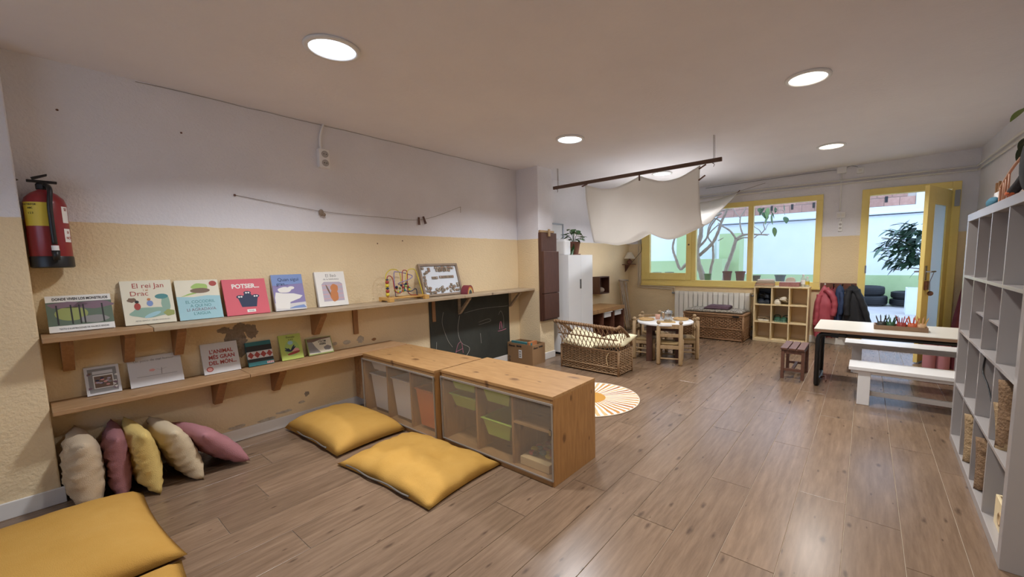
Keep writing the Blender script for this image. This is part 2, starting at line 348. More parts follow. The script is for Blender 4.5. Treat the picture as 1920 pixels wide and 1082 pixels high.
for a in ((WX0+.16, -2.41, .98, 1.91), (-2.262, -1.47, .865, 2.01), (-1.395, WX1-.08, .865, 2.01)): wb('pane', *a, y0=.018, y1=.023, mat=m_glass)
MB().ball((-2.375, -.04, 1.46), .014, 10, 6).build('sash_knob', m_stool, w1, True)
bx('window_ledge', (WX0-.01, -.032, WZ0-.03), (WX1+.01, .0, WZ0), m_yellowp, w1, bevel=.004)
bx('outer_sill', (WX0, .06, WZ0-.02), (WX1, .45, WZ0+.03), M('sill_stone', 'c9c6bf', .7), w1)

# ---- door
d1 = struct(thing('door_1', 'open yellow courtyard door', 'door', (0, YF, 0))); del d1['category']; del d1['label']
bx('frame_jamb', (DX0, -.03, 0), (DX0+.083, .08, DZ1), m_yellowp, d1, bevel=.005); bx('frame_jamb', (.775, -.03, 0), (DX1, .08, DZ1), m_yellowp, d1, bevel=.005)
bx('frame_head', (DX0+.083, -.03, 2.012), (.775, .08, DZ1), m_yellowp, d1, bevel=.005)
bx('threshold', (DX0, -.02, 0), (DX1, .30, .035), M('sill_marble', 'dedcd6', .4), d1, bevel=.005)
lf = bpy.data.objects.new('door_leaf', None); C.objects.link(lf); lf.parent = d1; lf.location = (.762, -.035, 0); lf.rotation_euler = (0, 0, math.atan2(-.72, -.27))
LW = .765
bx('stile', (0, -.02, .012), (.15, .02, 1.99), m_yellowp, lf, bevel=.004); bx('stile', (.56, -.02, .012), (LW, .02, 1.99), m_yellowp, lf, bevel=.004)
bx('top_rail', (.15, -.02, 1.80), (.56, .02, 1.99), m_yellowp, lf, bevel=.004); bx('bottom_rail', (.15, -.02, .012), (.56, .02, .25), m_yellowp, lf, bevel=.004)
bx('ribbed_pane', (.15, -.004, .25), (.56, .004, 1.80), m_frost, lf)
for s in (-1, 1):
    MB().box((.70, s*.02, .95), (.735, s*.03, 1.11)).tube([(.718, s*.03, 1.045), (.718, s*.07, 1.045), (.60, s*.075, 1.045)], .009, 8).build('lever_handle', m_steel, lf, 'auto')
MB().box((.655, .02, .84), (.73, .045, .94)).build('rim_lock', m_redbrown, lf, bevel=.004)
MB().ball((.66, .06, .80), .028, 10, 6).tube([(.66, .055, .82), (.66, .05, .93), (.62, .07, 1.04)], .003, 5).build('lock_knob', m_stool, lf, True)
bx('door_closer', (.80, -.06, 1.80), (.845, -.03, 1.99), m_galv, d1, bevel=.004)
bx('strike_plate', (DX0+.07, -.034, 1.0), (DX0+.087, -.028, 1.10), m_steel, d1)

# ------------------------------------------------------------------ ceiling lamps
m_ring = M('lamp_ring', 'e8e8e8', .4)
def lamp(x, y, warm, label):
    t = thing('ceiling_lamp', label, 'lamp', (x, y, zc(x)), 0, 'round recessed ceiling lamps')
    MB().lathe([(.118, .001), (.135, -.001), (.135, -.010), (.112, -.014), (.110, -.004)], 36, cap=False).build('trim_ring', m_ring, t, True)
    MB().lathe([(.001, -.006), (.112, -.006), (.112, -.003), (.001, -.003)], 32).build('diffuser', emit('lamp_glow', 'fff3e2' if warm else 'e8f2ff', 5), t)
    ld = bpy.data.lights.new('lamp_light', 'AREA'); ld.shape = 'DISK'; ld.size = .2; ld.energy = LAMP_W; ld.spread = math.radians(132)
    ld.color = (1, .97, .93) if warm else (.94, .96, 1)
    lo = bpy.data.objects.new('lamp_light', ld); C.objects.link(lo); lo.parent = t; lo.location = (0, 0, -.02)
lamp(-2.29, 1.09, 0, 'large round ceiling lamp nearest the camera, above the bookshelf wall')
lamp(-2.275, 3.23, 0, 'round ceiling lamp in front of the hanging cloth rod')
lamp(-2.24, 5.32, 0, 'round ceiling lamp seen just behind the hanging cloth')
lamp(-.365, 3.26, 1, 'round warm ceiling lamp at upper right, above the open floor')
lamp(-.36, 5.40, 1, 'round ceiling lamp nearest the yellow door')
lamp(-.37, 1.12, 1, 'round ceiling lamp overhead, out of the frame above the open floor')

# ------------------------------------------------------------------ shelves on the left wall
UZ, LZ = .900, .523
def shelf(name, label, boards, z, th, brackets):
    t = thing(name, label, 'shelf', (XL, 0, z))
    for y0, y1, dep, mat in boards: bx('board', (0, y0, -th), (dep, y1, 0), mat, t, bevel=.003)
    for y, kind in brackets:
        mb = MB(); hgt = .19
        if kind == 1: mb.prism([(0, -th-.001), (.20, -th-.001), (.20, -th-.03), (.045, -th-hgt), (.0, -th-hgt)], y-.022, y+.022, 'y')
        elif kind == 2: mb.box((0, y-.02, -th-.24), (.02, y+.02, -th-.001))
        else:
            mb.box((0, y-.018, -th-.20), (.02, y+.018, -th-.001)).box((.02, y-.018, -th-.022), (.20, y+.018, -th-.001))
            mb.prism([(.17, -th-.022), (.20, -th-.022), (.035, -th-.19), (.02, -th-.19), (.02, -th-.165)], y-.016, y+.016, 'y')
        mb.build('bracket', m_brack if kind != 3 else m_shelfg, t, bevel=.002)
    return t
shelf('wall_shelf', 'upper long wooden wall shelf holding upright picture books', ((.02, .418, .272, m_shelf), (.42, 2.70, .272, m_shelfg), (2.702, 3.798, .272, m_shelfg)), UZ, .026, ((.10, 1), (.33, 1), (.55, 1), (1.37, 1), (1.70, 2), (2.50, 2), (2.83, 3), (3.62, 3)))
shelf('wall_shelf', 'lower wooden wall shelf near the floor with small books', ((.02, .85, .275, m_shelf), (.852, 2.02, .275, m_shelf)), LZ, .024, ((.72, 1), (1.066, 1)))
bx('shelf_support', (XL+.03, 1.66, .09), (XL+.255, 1.68, LZ-.025), m_shelf).name = 'shelf_support'
tag(bpy.data.objects['shelf_support'], 'upright brown board under the lower shelf beside the pine cabinet', 'board')

# ------------------------------------------------------------------ books
m_page = M('pages', 'e6dfcd', .9)
def book(label, y, w, h, t, cover, z, xb=-3.415, spine=None, yaw=0):
    s = min(.9, (xb-t-XL-.004)/h); c = math.sqrt(1-s*s)
    mw = Matrix(((0, -s, c, xb-t*c), (1, 0, 0, y), (0, c, s, z+.0005), (0, 0, 0, 1)))
    o = thing('picture_book', label, 'book', mw=mw)
    bx('back_cover', (0, 0, 0), (w, h, .002), cover, o); fc = bx('front_cover', (0, 0, t-.002), (w, h, t), cover, o, bevel=.0008)
    bx('spine', (0, 0, .002), (.003, h, t-.002), spine or cover, o); bx('page_block', (.003, .003, .002), (w-.003, h-.003, t-.002), m_page, o)
    return fc, t+.0006
E0 = 'ink'
# 1
o, z = book('wide picture book with white title bands, leftmost on the upper shelf', .05, .238, .205, .014, ink['white'], UZ, spine=ink['dgreen'])
flat('cover_picture', [(0, .035), (.238, .035), (.238, .168), (0, .168)], ink['dgreen'], o, z); 
flat('cover_picture', ell(.085, .10, .06, .04, 20), ink['olive'], o, z+.0003)
flat('cover_picture', ell(.17, .145, .075, .022, 16, wob=.1), ink['mauve'], o, z+.0003); flat('cover_picture', ell(.075, .15, .07, .018, 16, wob=.1), ink['mauve'], o, z+.0003)
for x in (.035, .085, .115, .13, .20): flat('cover_picture', [(x-.003, .04), (x+.003, .04), (x+.003, .15), (x-.003, .15)], ink['black'], o, z+.0006)
flat('cover_picture', ell(.165, .062, .055, .022, 18, wob=.06), ink['grey'], o, z+.0005)
text('DONDE VIVEN LOS MONSTRUOS', .0205, ink['black'], o, (.125, .178, z), sx=.66, bold=.0006); text('TEXTO E ILUSTRACIONES DE MAURICE SENDAK', .0135, ink['black'], o, (.125, .012, z), sx=.62)
# 2
o, z = book('tall cream picture book with red title and a green beast', .329, .222, .268, .018, ink['cream'], UZ, spine=ink['brown'])
text('El rei Jan', .042, ink['red'], o, (.118, .222, z), sx=.95); text('i el', .018, ink['orange'], o, (.105, .203, z)); text('Drac', .040, ink['red'], o, (.075, .175, z), sx=1.0)
flat('cover_picture', ell(.11, .07, .085, .032, 26, wob=.07), ink['green'], o, z); flat('cover_picture', ell(.185, .12, .02, .055, 18, wob=.06), ink['green'], o, z+.0002); flat('cover_picture', ell(.17, .165, .03, .016, 16), ink['teal'], o, z+.0003)
flat('cover_picture', ell(.195, .06, .025, .02, 16, wob=.1), ink['olive'], o, z+.0003); flat('cover_picture', ell(.06, .11, .014, .022, 14), ink['red'], o, z+.0005); flat('cover_picture', ell(.115, .125, .014, .018, 14), ink['blue'], o, z+.0005); flat('cover_picture', ell(.04, .15, .02, .014, 12, wob=.15), ink['brown'], o, z+.0005); flat('cover_picture', ell(.06, .138, .009, .009, 10), ink['black'], o, z+.0007); flat('cover_picture', ell(.112, .15, .008, .008, 10), ink['orange'], o, z+.0007)
flat('cover_picture', ell(.12, .055, .04, .012, 14, rot=.4), ink['sky'], o, z+.0006)
text('PETER BENTLY · HELEN OXENBURY', .0105, ink['grey'], o, (.118, .018, z), sx=.9)
# 3
o, z = book('pale blue and cream picture book with a green figure in a float ring', .567, .218, .262, .012, ink['cream'], UZ)
flat('cover_picture', [(0, 0), (.218, 0), (.218, .150), (.15, .156), (.08, .148), (0, .155)], ink['sky'], o, z)
flat('cover_picture', ell(.12, .215, .042, .024, 20, wob=.05), ink['lgreen'], o, z+.0002); flat('cover_picture', ell(.12, .19, .05, .017, 20), ink['brown'], o, z+.0004); flat('cover_picture', [(.02, .152), (.10, .172), (.10, .182), (.06, .172)], ink['lgreen'], o, z+.0003); flat('cover_picture', ell(.19, .235, .02, .018, 18), ink['red'], o, z+.0003)
for i, (s_, q) in enumerate((('EL COCODRIL', 'teal'), ('A QUI NO', 'teal'), ('LI AGRADAVA', 'mauve'), ("L'AIGUA", 'teal'))): text(s_, .027, ink[q], o, (.112, .108-i*.026, z+.0004), sx=.85)
# 4
o, z = book('square coral-red picture book with three dark blue figures', .805, .250, .255, .014, ink['pink'], UZ)
text('POTSER...', .042, ink['white'], o, (.13, .19, z), sx=.92, bold=.0016)
flat('cover_picture', [(.09, .055), (.175, .052), (.19, .12), (.16, .13), (.15, .15), (.115, .15), (.105, .13), (.075, .12)], ink['navy'], o, z)
for x, y in ((.088, .128), (.132, .155), (.178, .128)): flat('cover_picture', ell(x, y, .022, .013, 14), ink['navy'], o, z+.0002); flat('cover_picture', ell(x-.006, y, .006, .006, 8), ink['white'], o, z+.0004); flat('cover_picture', ell(x+.008, y, .006, .006, 8), ink['white'], o, z+.0004)
bx('sticker', (.115, .015, z), (.165, .035, z+.0004), ink['white'], o); text('POTSER', .011, ink['black'], o, (.14, .021, z+.0006), sx=.8)
# 5
o, z = book('blue-violet picture book with two white animals on ice', 1.092, .205, .272, .024, ink['violet'], UZ, spine=ink['cream'])
flat('cover_picture', [(0, .19), (.205, .20), (.205, .272), (0, .272)], ink['blue'], o, z); text('Quan sigui', .036, ink['navy'], o, (.11, .222, z+.0004), sx=.92); text('gran...', .034, ink['navy'], o, (.065, .190, z+.0009), sx=.92)
flat('cover_picture', [(0, 0), (.205, 0), (.205, .055), (.1, .05), (0, .06)], ink['pale'], o, z+.0002); flat('cover_picture', [(.08, .012), (.205, .01), (.19, .035), (.13, .028)], ink['blue'], o, z+.0004)
flat('cover_picture', [(.005, .02), (.09, .01), (.10, .06), (.17, .085), (.19, .105), (.13, .125), (.06, .13), (.015, .14), (.005, .1)], ink['white'], o, z+.0006); flat('cover_picture', ell(.075, .155, .045, .022, 18, wob=.05), ink['white'], o, z+.0006); flat('cover_picture', ell(.12, .168, .022, .012, 14), ink['white'], o, z+.0007)
# 6
o, z = book('white picture book with a seated tawny animal before book stacks', 1.39, .228, .282, .026, ink['white'], UZ, spine=ink['pale'])
text('El lleó', .036, ink['grey'], o, (.12, .238, z), sx=.95); text('de la biblioteca', .021, ink['grey'], o, (.118, .214, z), sx=.95)
flat('cover_picture', [(.04, .04), (.2, .04), (.2, .18), (.18, .195), (.06, .2), (.04, .18)], ink['lav'], o, z)
for i in range(4): flat('cover_picture', [(.04, .06+i*.036), (.2, .06+i*.036), (.2, .064+i*.036), (.04, .064+i*.036)], ink['peach'], o, z+.0002)
flat('cover_picture', ell(.125, .085, .032, .05, 18, wob=.06), ink['orange'], o, z+.0004); flat('cover_picture', ell(.132, .145, .03, .034, 18, wob=.05), ink['orange'], o, z+.0005); flat('cover_picture', ell(.085, .13, .006, .05, 14, rot=.3), ink['brown'], o, z+.0004)
# lower shelf
o, z = book('small brown and white ornamented book, leftmost on the lower shelf', .150, .135, .163, .012, ink['pale'], LZ, xb=-3.435)
flat('cover_picture', [(.012, .012), (.123, .012), (.123, .15), (.012, .15)], ink['grey'], o, z); flat('cover_picture', [(.03, .035), (.108, .035), (.108, .112), (.03, .112)], ink['white'], o, z+.0002); flat('cover_picture', [(.034, .039), (.104, .039), (.104, .105), (.034, .105)], ink['brown'], o, z+.0004); flat('cover_picture', [(.03, .118), (.108, .118), (.108, .135), (.03, .135)], ink['pale'], o, z+.0003)
for i in range(14): flat('cover_picture', ell(.042+random.random()*.055, .046+random.random()*.05, .008, .005, 8), ink[random.choice(('grey', 'peach', 'lav', 'navy'))], o, z+.0006+i*.00003)
for i in range(14): flat('cover_picture', ell(random.choice((.02, .115))+random.uniform(-.006, .006), .02+random.random()*.12, .007, .006, 8, wob=.3), ink[random.choice(('mauve', 'white', 'brown'))], o, z+.0005+i*.00003)
o, z = book('wide plain white book with a thin line drawing on the lower shelf', .321, .238, .182, .010, ink['pale'], LZ, xb=-3.435)
text('Un poco de mal humor', .019, ink['grey'], o, (.115, .150, z), sx=1.0); flat('cover_picture', [(.03, .058), (.21, .056), (.21, .058), (.03, .060)], ink['grey'], o, z)
for a in ((.14, .06, .143, .10), (.12, .095, .14, .087), (.14, .087, .165, .097)):
    flat('cover_picture', [(a[0]-.0015, a[1]), (a[0]+.0015, a[1]), (a[2]+.0015, a[3]), (a[2]-.0015, a[3])], ink['grey'], o, z)
flat('cover_picture', ell(.10, .092, .014, .008, 10, wob=.3), ink['peach'], o, z)
o, z = book('white square book with red patterned capitals and a round seal', .659, .198, .205, .010, ink['pale'], LZ, xb=-3.435)
for i, s_ in enumerate(("L'ANIMAL", 'MÉS GRAN', 'DEL MÓN...')): text(s_, .036, ink['red'], o, (.105, .135-i*.038, z), sx=.82, bold=.001)
flat('cover_picture', ell(.032, .033, .018, .017, 18), ink['red'], o, z); flat('cover_picture', ell(.032, .033, .013, .012, 18), ink['peach'], o, z+.0002)
o, z = book('teal and black book with a band of red diamond shapes', .903, .155, .174, .014, ink['dteal'], LZ, xb=-3.435)
flat('cover_picture', [(0, .105), (.155, .105), (.155, .145), (0, .145)], ink['black'], o, z); flat('cover_picture', [(0, .028), (.155, .028), (.155, .052), (0, .052)], ink['black'], o, z); flat('cover_picture', [(0, .052), (.155, .052), (.155, .105), (0, .105)], ink['pale'], o, z)
for i in range(4): flat('cover_picture', [(.003+i*.038, .078), (.022+i*.038, .054), (.041+i*.038, .078), (.022+i*.038, .103)], ink['red'], o, z+.0003)
for i in range(8): flat('cover_picture', ell(.115+.011*(i % 4), .008+.009*(i//4), .005, .004, 8), ink['peach'], o, z+.0003)
o, z = book('lime green upright book with a moon and dark leaves', 1.11, .148, .193, .012, ink['lime'], LZ, xb=-3.435)
flat('cover_picture', ell(.078, .085, .05, .062, 24), ink['lgreen'], o, z); flat('cover_picture', ell(.072, .128, .018, .015, 16), ink['sky'], o, z+.0003)
for a, ln in ((2.4, .045), (2.75, .04), (1.0, .055), (.75, .05), (2.1, .03)): flat('cover_picture', ell(.065+.5*ln*math.cos(a), .062+.5*ln*math.sin(a), ln*.55, .0055, 12, rot=a), ink['navy'], o, z+.0004)
flat('cover_picture', ell(.1, .068, .024, .016, 16), ink['peach'], o, z+.0003); flat('cover_picture', ell(.085, .048, .045, .010, 16, rot=.2), ink['red'], o, z+.0005); text('Pomelo', .021, ink['black'], o, (.078, .165, z), sx=.9); text('és gran', .012, ink['black'], o, (.078, .150, z))
o, z = book('small grey-beige landscape book, rightmost on the lower shelf', 1.295, .188, .14, .012, ink['olive'], LZ, xb=-3.435)
flat('cover_picture', [(.006, .01), (.182, .01), (.182, .134), (.006, .134)], ink['cream'], o, z); flat('cover_picture', [(.006, .02), (.09, .012), (.06, .06), (.03, .134), (.006, .134)], ink['grey'], o, z+.0002); flat('cover_picture', [(.006, .134), (.182, .134), (.182, .125), (.1, .118), (.05, .105), (.006, .11)], ink['brown'], o, z+.0003)
flat('cover_picture', ell(.145, .045, .028, .02, 14, wob=.1), ink['grey'], o, z+.0003); text("L'ÚLTIM", .022, ink['black'], o, (.115, .096, z), sx=.75, bold=.0008); text('ARBRE', .022, ink['black'], o, (.115, .075, z), sx=.75, bold=.0008)

# ------------------------------------------------------------------ fire extinguisher
t = thing('fire_extinguisher', 'red fire extinguisher with yellow label hung beside the pier', 'extinguisher', (-3.425, .095, 1.25))
m_red = M('red_enamel', '8f2a2e', .3); m_yl = M('yellow_label', 'd8bf3c', .5); m_blk = M('black_plastic', '1d1b1c', .4)
MB().lathe([(.07, .05), (.0735, .06), (.0735, .33), (.066, .36), (.045, .385), (.022, .40), (.02, .41)], 28).build('cylinder', m_red, t, True)
MB().lathe([(.068, 0), (.076, .006), (.076, .055), (.073, .062)], 28).build('foot_ring', m_blk, t, 'auto')
MB().lathe([(.02, .40), (.024, .41), (.024, .43), (.018, .44)], 14).box((-.014, -.05, .44), (.014, .05, .452)).prism([(-.03, .452), (.02, .478), (.02, .488), (-.035, .464)], -.013, .013, 'x').build('valve_head', m_blk, t, bevel=.002)
MB().tube([(.02, -.075, .443), (.02, -.09, .435), (.02, -.10, .443), (.02, -.088, .451)], .003, 6, True).build('pull_ring', m_blk, t, True)
MB().tube(spline([(.03, .01, .43), (.075, .02, .40), (.088, .012, .30), (.088, .012, .12)], 8), .010, 10).build('hose', m_blk, t, True)
MB().lathe([(.013, 0), (.013, .03)], 12, (.088, .012, .085)).build('hose_clip', m_whitep, t)
MB().lathe([(.012, 0), (.015, .05)], 12, (.088, .012, .04)).build('nozzle', m_blk, t, True)
def cyl_label(a0, a1, z0, z1, mat, r=.0742):
    n = 10; vs = []; 
    for k in range(n+1):
        a = a0+(a1-a0)*k/n; vs += [(r*math.cos(a), r*math.sin(a), z0), (r*math.cos(a), r*math.sin(a), z1)]
    MB().add(vs, [(2*k, 2*k+2, 2*k+3, 2*k+1) for k in range(n)]).build('label_sticker', mat, t, True)
cyl_label(-1.25, .30, .215, .335, m_yl); cyl_label(.75, 1.25, .235, .32, m_whitep); cyl_label(.75, 1.25, .135, .205, m_whitep)
def cyl_text(s_, size, a, z, mat):
    r = .0750; text(s_, size, mat, t, (r*math.cos(a), r*math.sin(a), z), rot=(PI/2, 0, a+PI/2), sx=.8)
for i, (s_, zz) in enumerate((('EXTINTOR', .318), ('ABC', .30), ('1 2 3', .275))): cyl_text(s_, .014, -.75, zz, ink['black'])
cyl_text('SE', .022, 1.0, .298, ink['red']); cyl_text('SI', .02, 1.0, .18, ink['red']); cyl_text('NO', .02, 1.0, .15, ink['red'])
bx('wall_hook', (-.08, -.012, .30), (-.07, .012, .40), m_blk, t)

# ------------------------------------------------------------------ socket, conduit, string with pegs
t = thing('wall_socket', 'white double power socket high on the left wall with its conduit', 'socket', (XL, 1.527, 2.08))
bx('socket_box', (0, -.04, -.072), (.045, .04, .072), m_whitep, t, bevel=.005)
for zz in (.033, -.035):
    MB().lathe([(.026, 0), (.026, .003), (.022, .003), (.021, .001)], 20, cap=True).xform(Matrix.Translation((.045, .004, zz)) @ Matrix.Rotation(PI/2, 4, 'Y')).build('outlet', M('outlet_grey', 'b5b2b0', .5), t, 'auto')
    for d in (-.009, .009): MB().ball((.049, .004+d, zz), .0035, 8, 4).build('pin_hole', m_black, t)
MB().tube(spline([(.012, -.01, .072), (.012, -.01, .15), (.012, .0, .20), (.012, .028, .29)], 5), .009, 8).build('conduit', m_whitep, t, True)
t = thing('clothes_line', 'thin cord strung across the upper left wall between nails', 'cord', (XL, 0, 0))
MB().tube(spline([(.006, .931, 1.731), (.012, 1.48, 1.667), (.012, 2.0, 1.655), (.012, 2.43, 1.665), (.006, 2.91, 1.831)], 8), .0018, 5).build('cord', M('twine', '8d8378', .9), t)
MB().ball((.004, .931, 1.731), .008, 8, 5).build('nail', m_stool, t); MB().tube([(.004, 2.91, 1.831), (.006, 2.907, 1.768)], .0018, 5).build('cord_end', M('twine', '8d8378', .9), t)
def peg(loc, rot, label, mat=m_brack, group='wooden clothes pegs'):
    t = thing('clothes_peg', label, 'peg', loc, 0, group); t.rotation_euler = rot
    for s in (-1, 1): MB().prism([(s*.002, .03), (s*.007, .03), (s*.009, -.02), (s*.010, -.045), (s*.005, -.045), (s*.002, -.012)], -.005, .005, 'x').build('jaw', mat, t)
    MB().tube([(-.006, -.006, 0), (-.006, .006, 0), (.006, .006, 0), (.006, -.006, 0)], .0015, 4, True).build('spring', m_steel, t)
peg((XL+.014, 2.381, 1.653), (0, 0, 0), 'upright dark peg, left of the two on the cord', m_stool); peg((XL+.016, 2.44, 1.665), (.35, 0, 0), 'slanted dark peg, right of the two on the cord', m_stool)
tag(MB().ball((XL+.02, 1.482, 1.655), .022, 10, 6, (.5, .9, 1.2)).ball((XL+.026, 1.50, 1.64), .014, 8, 5, (.6, 1, 1)).build('cord_clip', M('shell_brown', '8f7d6c', .6), None, True), 'small brown shell-like clip on the wall cord', 'clip')

# ------------------------------------------------------------------ toys on the upper shelf
t = thing('bead_maze', 'wooden bead maze toy with coloured wire loops on the upper shelf', 'toy', (-3.37, 1.905, UZ))
m_tw = M('toy_wood', 'd0a25c', .4)
for yy in (0, .36): MB().prism([(-.09, 0), (-.055, 0), (-.04, .012), (.04, .012), (.055, 0), (.09, 0), (.09, .04), (-.09, .04)], yy, yy+.045, 'y').build('base_block', m_tw, t, bevel=.003)
for xx in (-.05, .05): MB().tube([(xx, .045, .03), (xx, .36, .03)], .008, 8).build('base_rail', m_tw, t, True)
MB().tube([(0, .045, .025), (0, .36, .025)], .008, 8).build('base_rail', m_brack, t, True)
wires = (('red', [(.03, .02, .04), (.03, .02, .20), (.03, .045, .23), (.03, .075, .20), (.03, .09, .10), (.03, .13, .07), (.02, .17, .10), (0, .19, .25), (0, .215, .275), (0, .24, .25), (0, .235, .10), (0, .26, .05), (0, .34, .035)]),
         ('violet', [(-.03, .13, .04), (-.03, .125, .24), (-.03, .15, .262), (-.03, .22, .25), (.0, .29, .22), (.05, .22, .19), (.06, .12, .165), (-.02, .17, .145), (-.05, .28, .145)]),
         ('navy', [(.0, .23, .17), (.0, .21, .14), (.0, .21, .09), (.02, .26, .08), (.02, .31, .10), (.02, .32, .04)]),
         ('yellow', [(-.06, .06, .04), (-.06, .06, .21), (-.06, .09, .27), (-.06, .15, .285), (-.06, .20, .25), (-.05, .205, .15)]),
         ('yellow', [(.0, .22, .16), (0, .24, .26), (0, .29, .285), (.01, .33, .25), (.04, .37, .04)]))
for cn, pts in wires: MB().tube(spline(pts, 7), .0042, 7).build('wire_loop', ink[cn], t, True)
bc = ('red', 'yellow', 'navy', 'red', 'yellow')
for i, zz in enumerate((.175, .145, .12, .095, .065)): MB().ball((.03, .02, zz), .016 if bc[i] != 'navy' else .014, 12, 7, (1, 1, .6 if bc[i] == 'navy' else 1)).build('bead', ink[bc[i]], t, True)
MB().lathe([(.004, 0), (.016, .004), (.004, .012)], 10, (.03, .02, .192)).build('bead', ink['navy'], t, True)
for i in range(15):
    a = i/14; MB().ball((.01*math.sin(i*2.1), .11+.15*a, .095+.03*math.sin(i*1.3)+.03*a), .012, 10, 6).build('bead', ink[('lgreen', 'navy', 'red', 'yellow', 'teal')[i % 5]], t, True)
# letter frame
y0 = 2.34; H_ = .335; Wf = .475; s_ = .095/H_; c_ = math.sqrt(1-s_*s_)
t = thing('letter_board', 'wooden framed light board edged with small letter tiles', 'frame', mw=Matrix(((0, -s_, c_, -3.40-.012), (1, 0, 0, y0), (0, c_, s_, UZ+.001), (0, 0, 0, 1))))
m_fw = M('grey_frame_wood', 'a08c76', .6, '857260', 8, (1, 1, 1)); m_tile = M('tile_wood', '9c8b74', .6, '7f6d58', 20, rnd=True)
for a, b in (((0, 0), (Wf, .022)), ((0, H_-.022), (Wf, H_)), ((0, .022), (.022, H_-.022)), ((Wf-.022, .022), (Wf, H_-.022))): bx('frame_bar', (a[0], a[1], 0), (b[0], b[1], .022), m_fw, t, bevel=.002)
bx('panel', (.022, .022, 0), (Wf-.022, H_-.022, .008), M('panel_white', 'dfe6ee', .25), t)
tile = MB().box((-.012, -.012, 0), (.012, .012, .008)).mesh('tile'); tile.materials.append(m_tile)
ltr = ink['pale']; lets = 'LAEINUTSRCODMP'
def put(x, y, r=0):
    o = link('tile', tile, None, t, loc=(x, y, .0085)); o.rotation_euler = (0, 0, r)
    L_ = text(random.choice(lets), .018, random.choice((ink['black'], ink['red'], ink['white'])), o, (0, -.007, .0084), rot=(0, 0, 0))
for i in range(9): put(.20+.026*i, H_-.04-.004*(i % 3), random.uniform(-.3, .3))
for i in range(6): put(.21+.03*i, H_-.068-.004*(i % 2), random.uniform(-.4, .4))
for x, y in ((.035+.01, .29), (.115, .285), (.115, .265), (.06, .235), (.085, .25), (.048, .20), (.05, .17), (.045, .14), (.045, .115), (.06, .09), (.05, .06), (.075, .055), (.09, .085), (.085, .04), (.12, .042), (.14, .04), (.16, .07), (.18, .055), (.20, .072), (.22, .075), (.235, .09), (.25, .06), (.225, .045), (.29, .07), (.33, .045), (.33, .085), (.35, .11), (.37, .085), (.375, .05), (.405, .05), (.43, .05), (.43, .115), (.43, .09), (.36, .07), (.39, .09)): put(x, y, random.uniform(-.5, .5))
for i in range(3): put(.145+.022*i, .19)
for i in range(8): put(.235+.022*i, .195)
# rainbow
t = thing('rainbow_stacker', 'wooden rainbow arch stacker lying on the upper shelf', 'toy', (-3.395, 2.87, UZ), math.radians(-62))
rr = .092
for cn in ('7d2f3a', 'b85c3a', 'c9a24e', 'c9b98a', '3f5a5c', '34474f', '5a4a44'):
    pts = [(rr*math.cos(PI*i/14), rr*math.sin(PI*i/14)) for i in range(15)]+[((rr-.0075)*math.cos(PI*i/14), (rr-.0075)*math.sin(PI*i/14)) for i in range(14, -1, -1)]
    d = .03+(.062-rr)*.5
    mbx = MB(); n = 15; vs = []; fs = []
    for yv in (-.035, .035):
        for k in range(n): a = PI*k/14; vs += [(rr*math.cos(a), yv, rr*math.sin(a)), ((rr-.0115)*math.cos(a), yv, (rr-.0115)*math.sin(a))]
    for k in range(14):
        a = 2*k; b = 2*n+2*k; fs += [(a, a+2, a+3, a+1), (b, b+1, b+3, b+2), (a, b, b+2, a+2), (a+1, a+3, b+3, b+1)]
    fs += [(0, 1, 2*n+1, 2*n), (28, 2*n+28, 2*n+29, 29)]
    mbx.add(vs, fs).build('arch', M('arch_'+cn, cn, .55), t); rr -= .0125
for dx in (-.105, -.125): MB().prism([(dx-.006, 0), (dx+.006, 0), (dx+.004, .02), (dx-.004, .02)], -.02, .02, 'y').build('loose_arch', M('arch_7d2f3a', '7d2f3a', .55), t)

# ------------------------------------------------------------------ blackboard
t = thing('blackboard', 'large chalkboard below the upper shelf with faint chalk drawings', 'blackboard', (XL, 0, 0))
bx('slate', (.001, 2.452, .045), (.012, 3.602, .868), m_board, t)
def stroke(pts, mat, r=.003): MB().tube(spline([(.0125, y, z) for y, z in pts], 6), r, 5, flat=1).build('chalk_line', mat, t)
stroke([(2.62, .72), (2.60, .6), (2.66, .42), (2.72, .33)], m_chalk, .002); stroke([(2.83, .66), (2.80, .5), (2.84, .36), (2.95, .28), (2.9, .2), (2.80, .19)], m_chalk, .0025)
stroke([(2.75, .22), (2.79, .34), (2.84, .36), (2.86, .24)], m_pchalk, .003); stroke([(2.76, .27), (2.86, .29)], m_pchalk, .003); stroke([(2.90, .68), (3.1, .7), (3.3, .70), (3.58, .69)], m_chalk, .0016)
stroke([(3.10, .55), (3.25, .57), (3.28, .54), (3.1, .52)], m_chalk, .0016); stroke([(3.12, .42), (3.13, .30)], m_chalk, .002); stroke([(3.40, .40), (3.46, .40), (3.54, .41)], m_pchalk, .004); stroke([(3.43, .42), (3.44, .50), (3.46, .50), (3.47, .42)], m_pchalk, .006); stroke([(3.42, .60), (3.46, .64), (3.5, .56), (3.5, .42)], m_chalk, .0016); stroke([(2.5, .2), (2.52, .42)], m_chalk, .002)

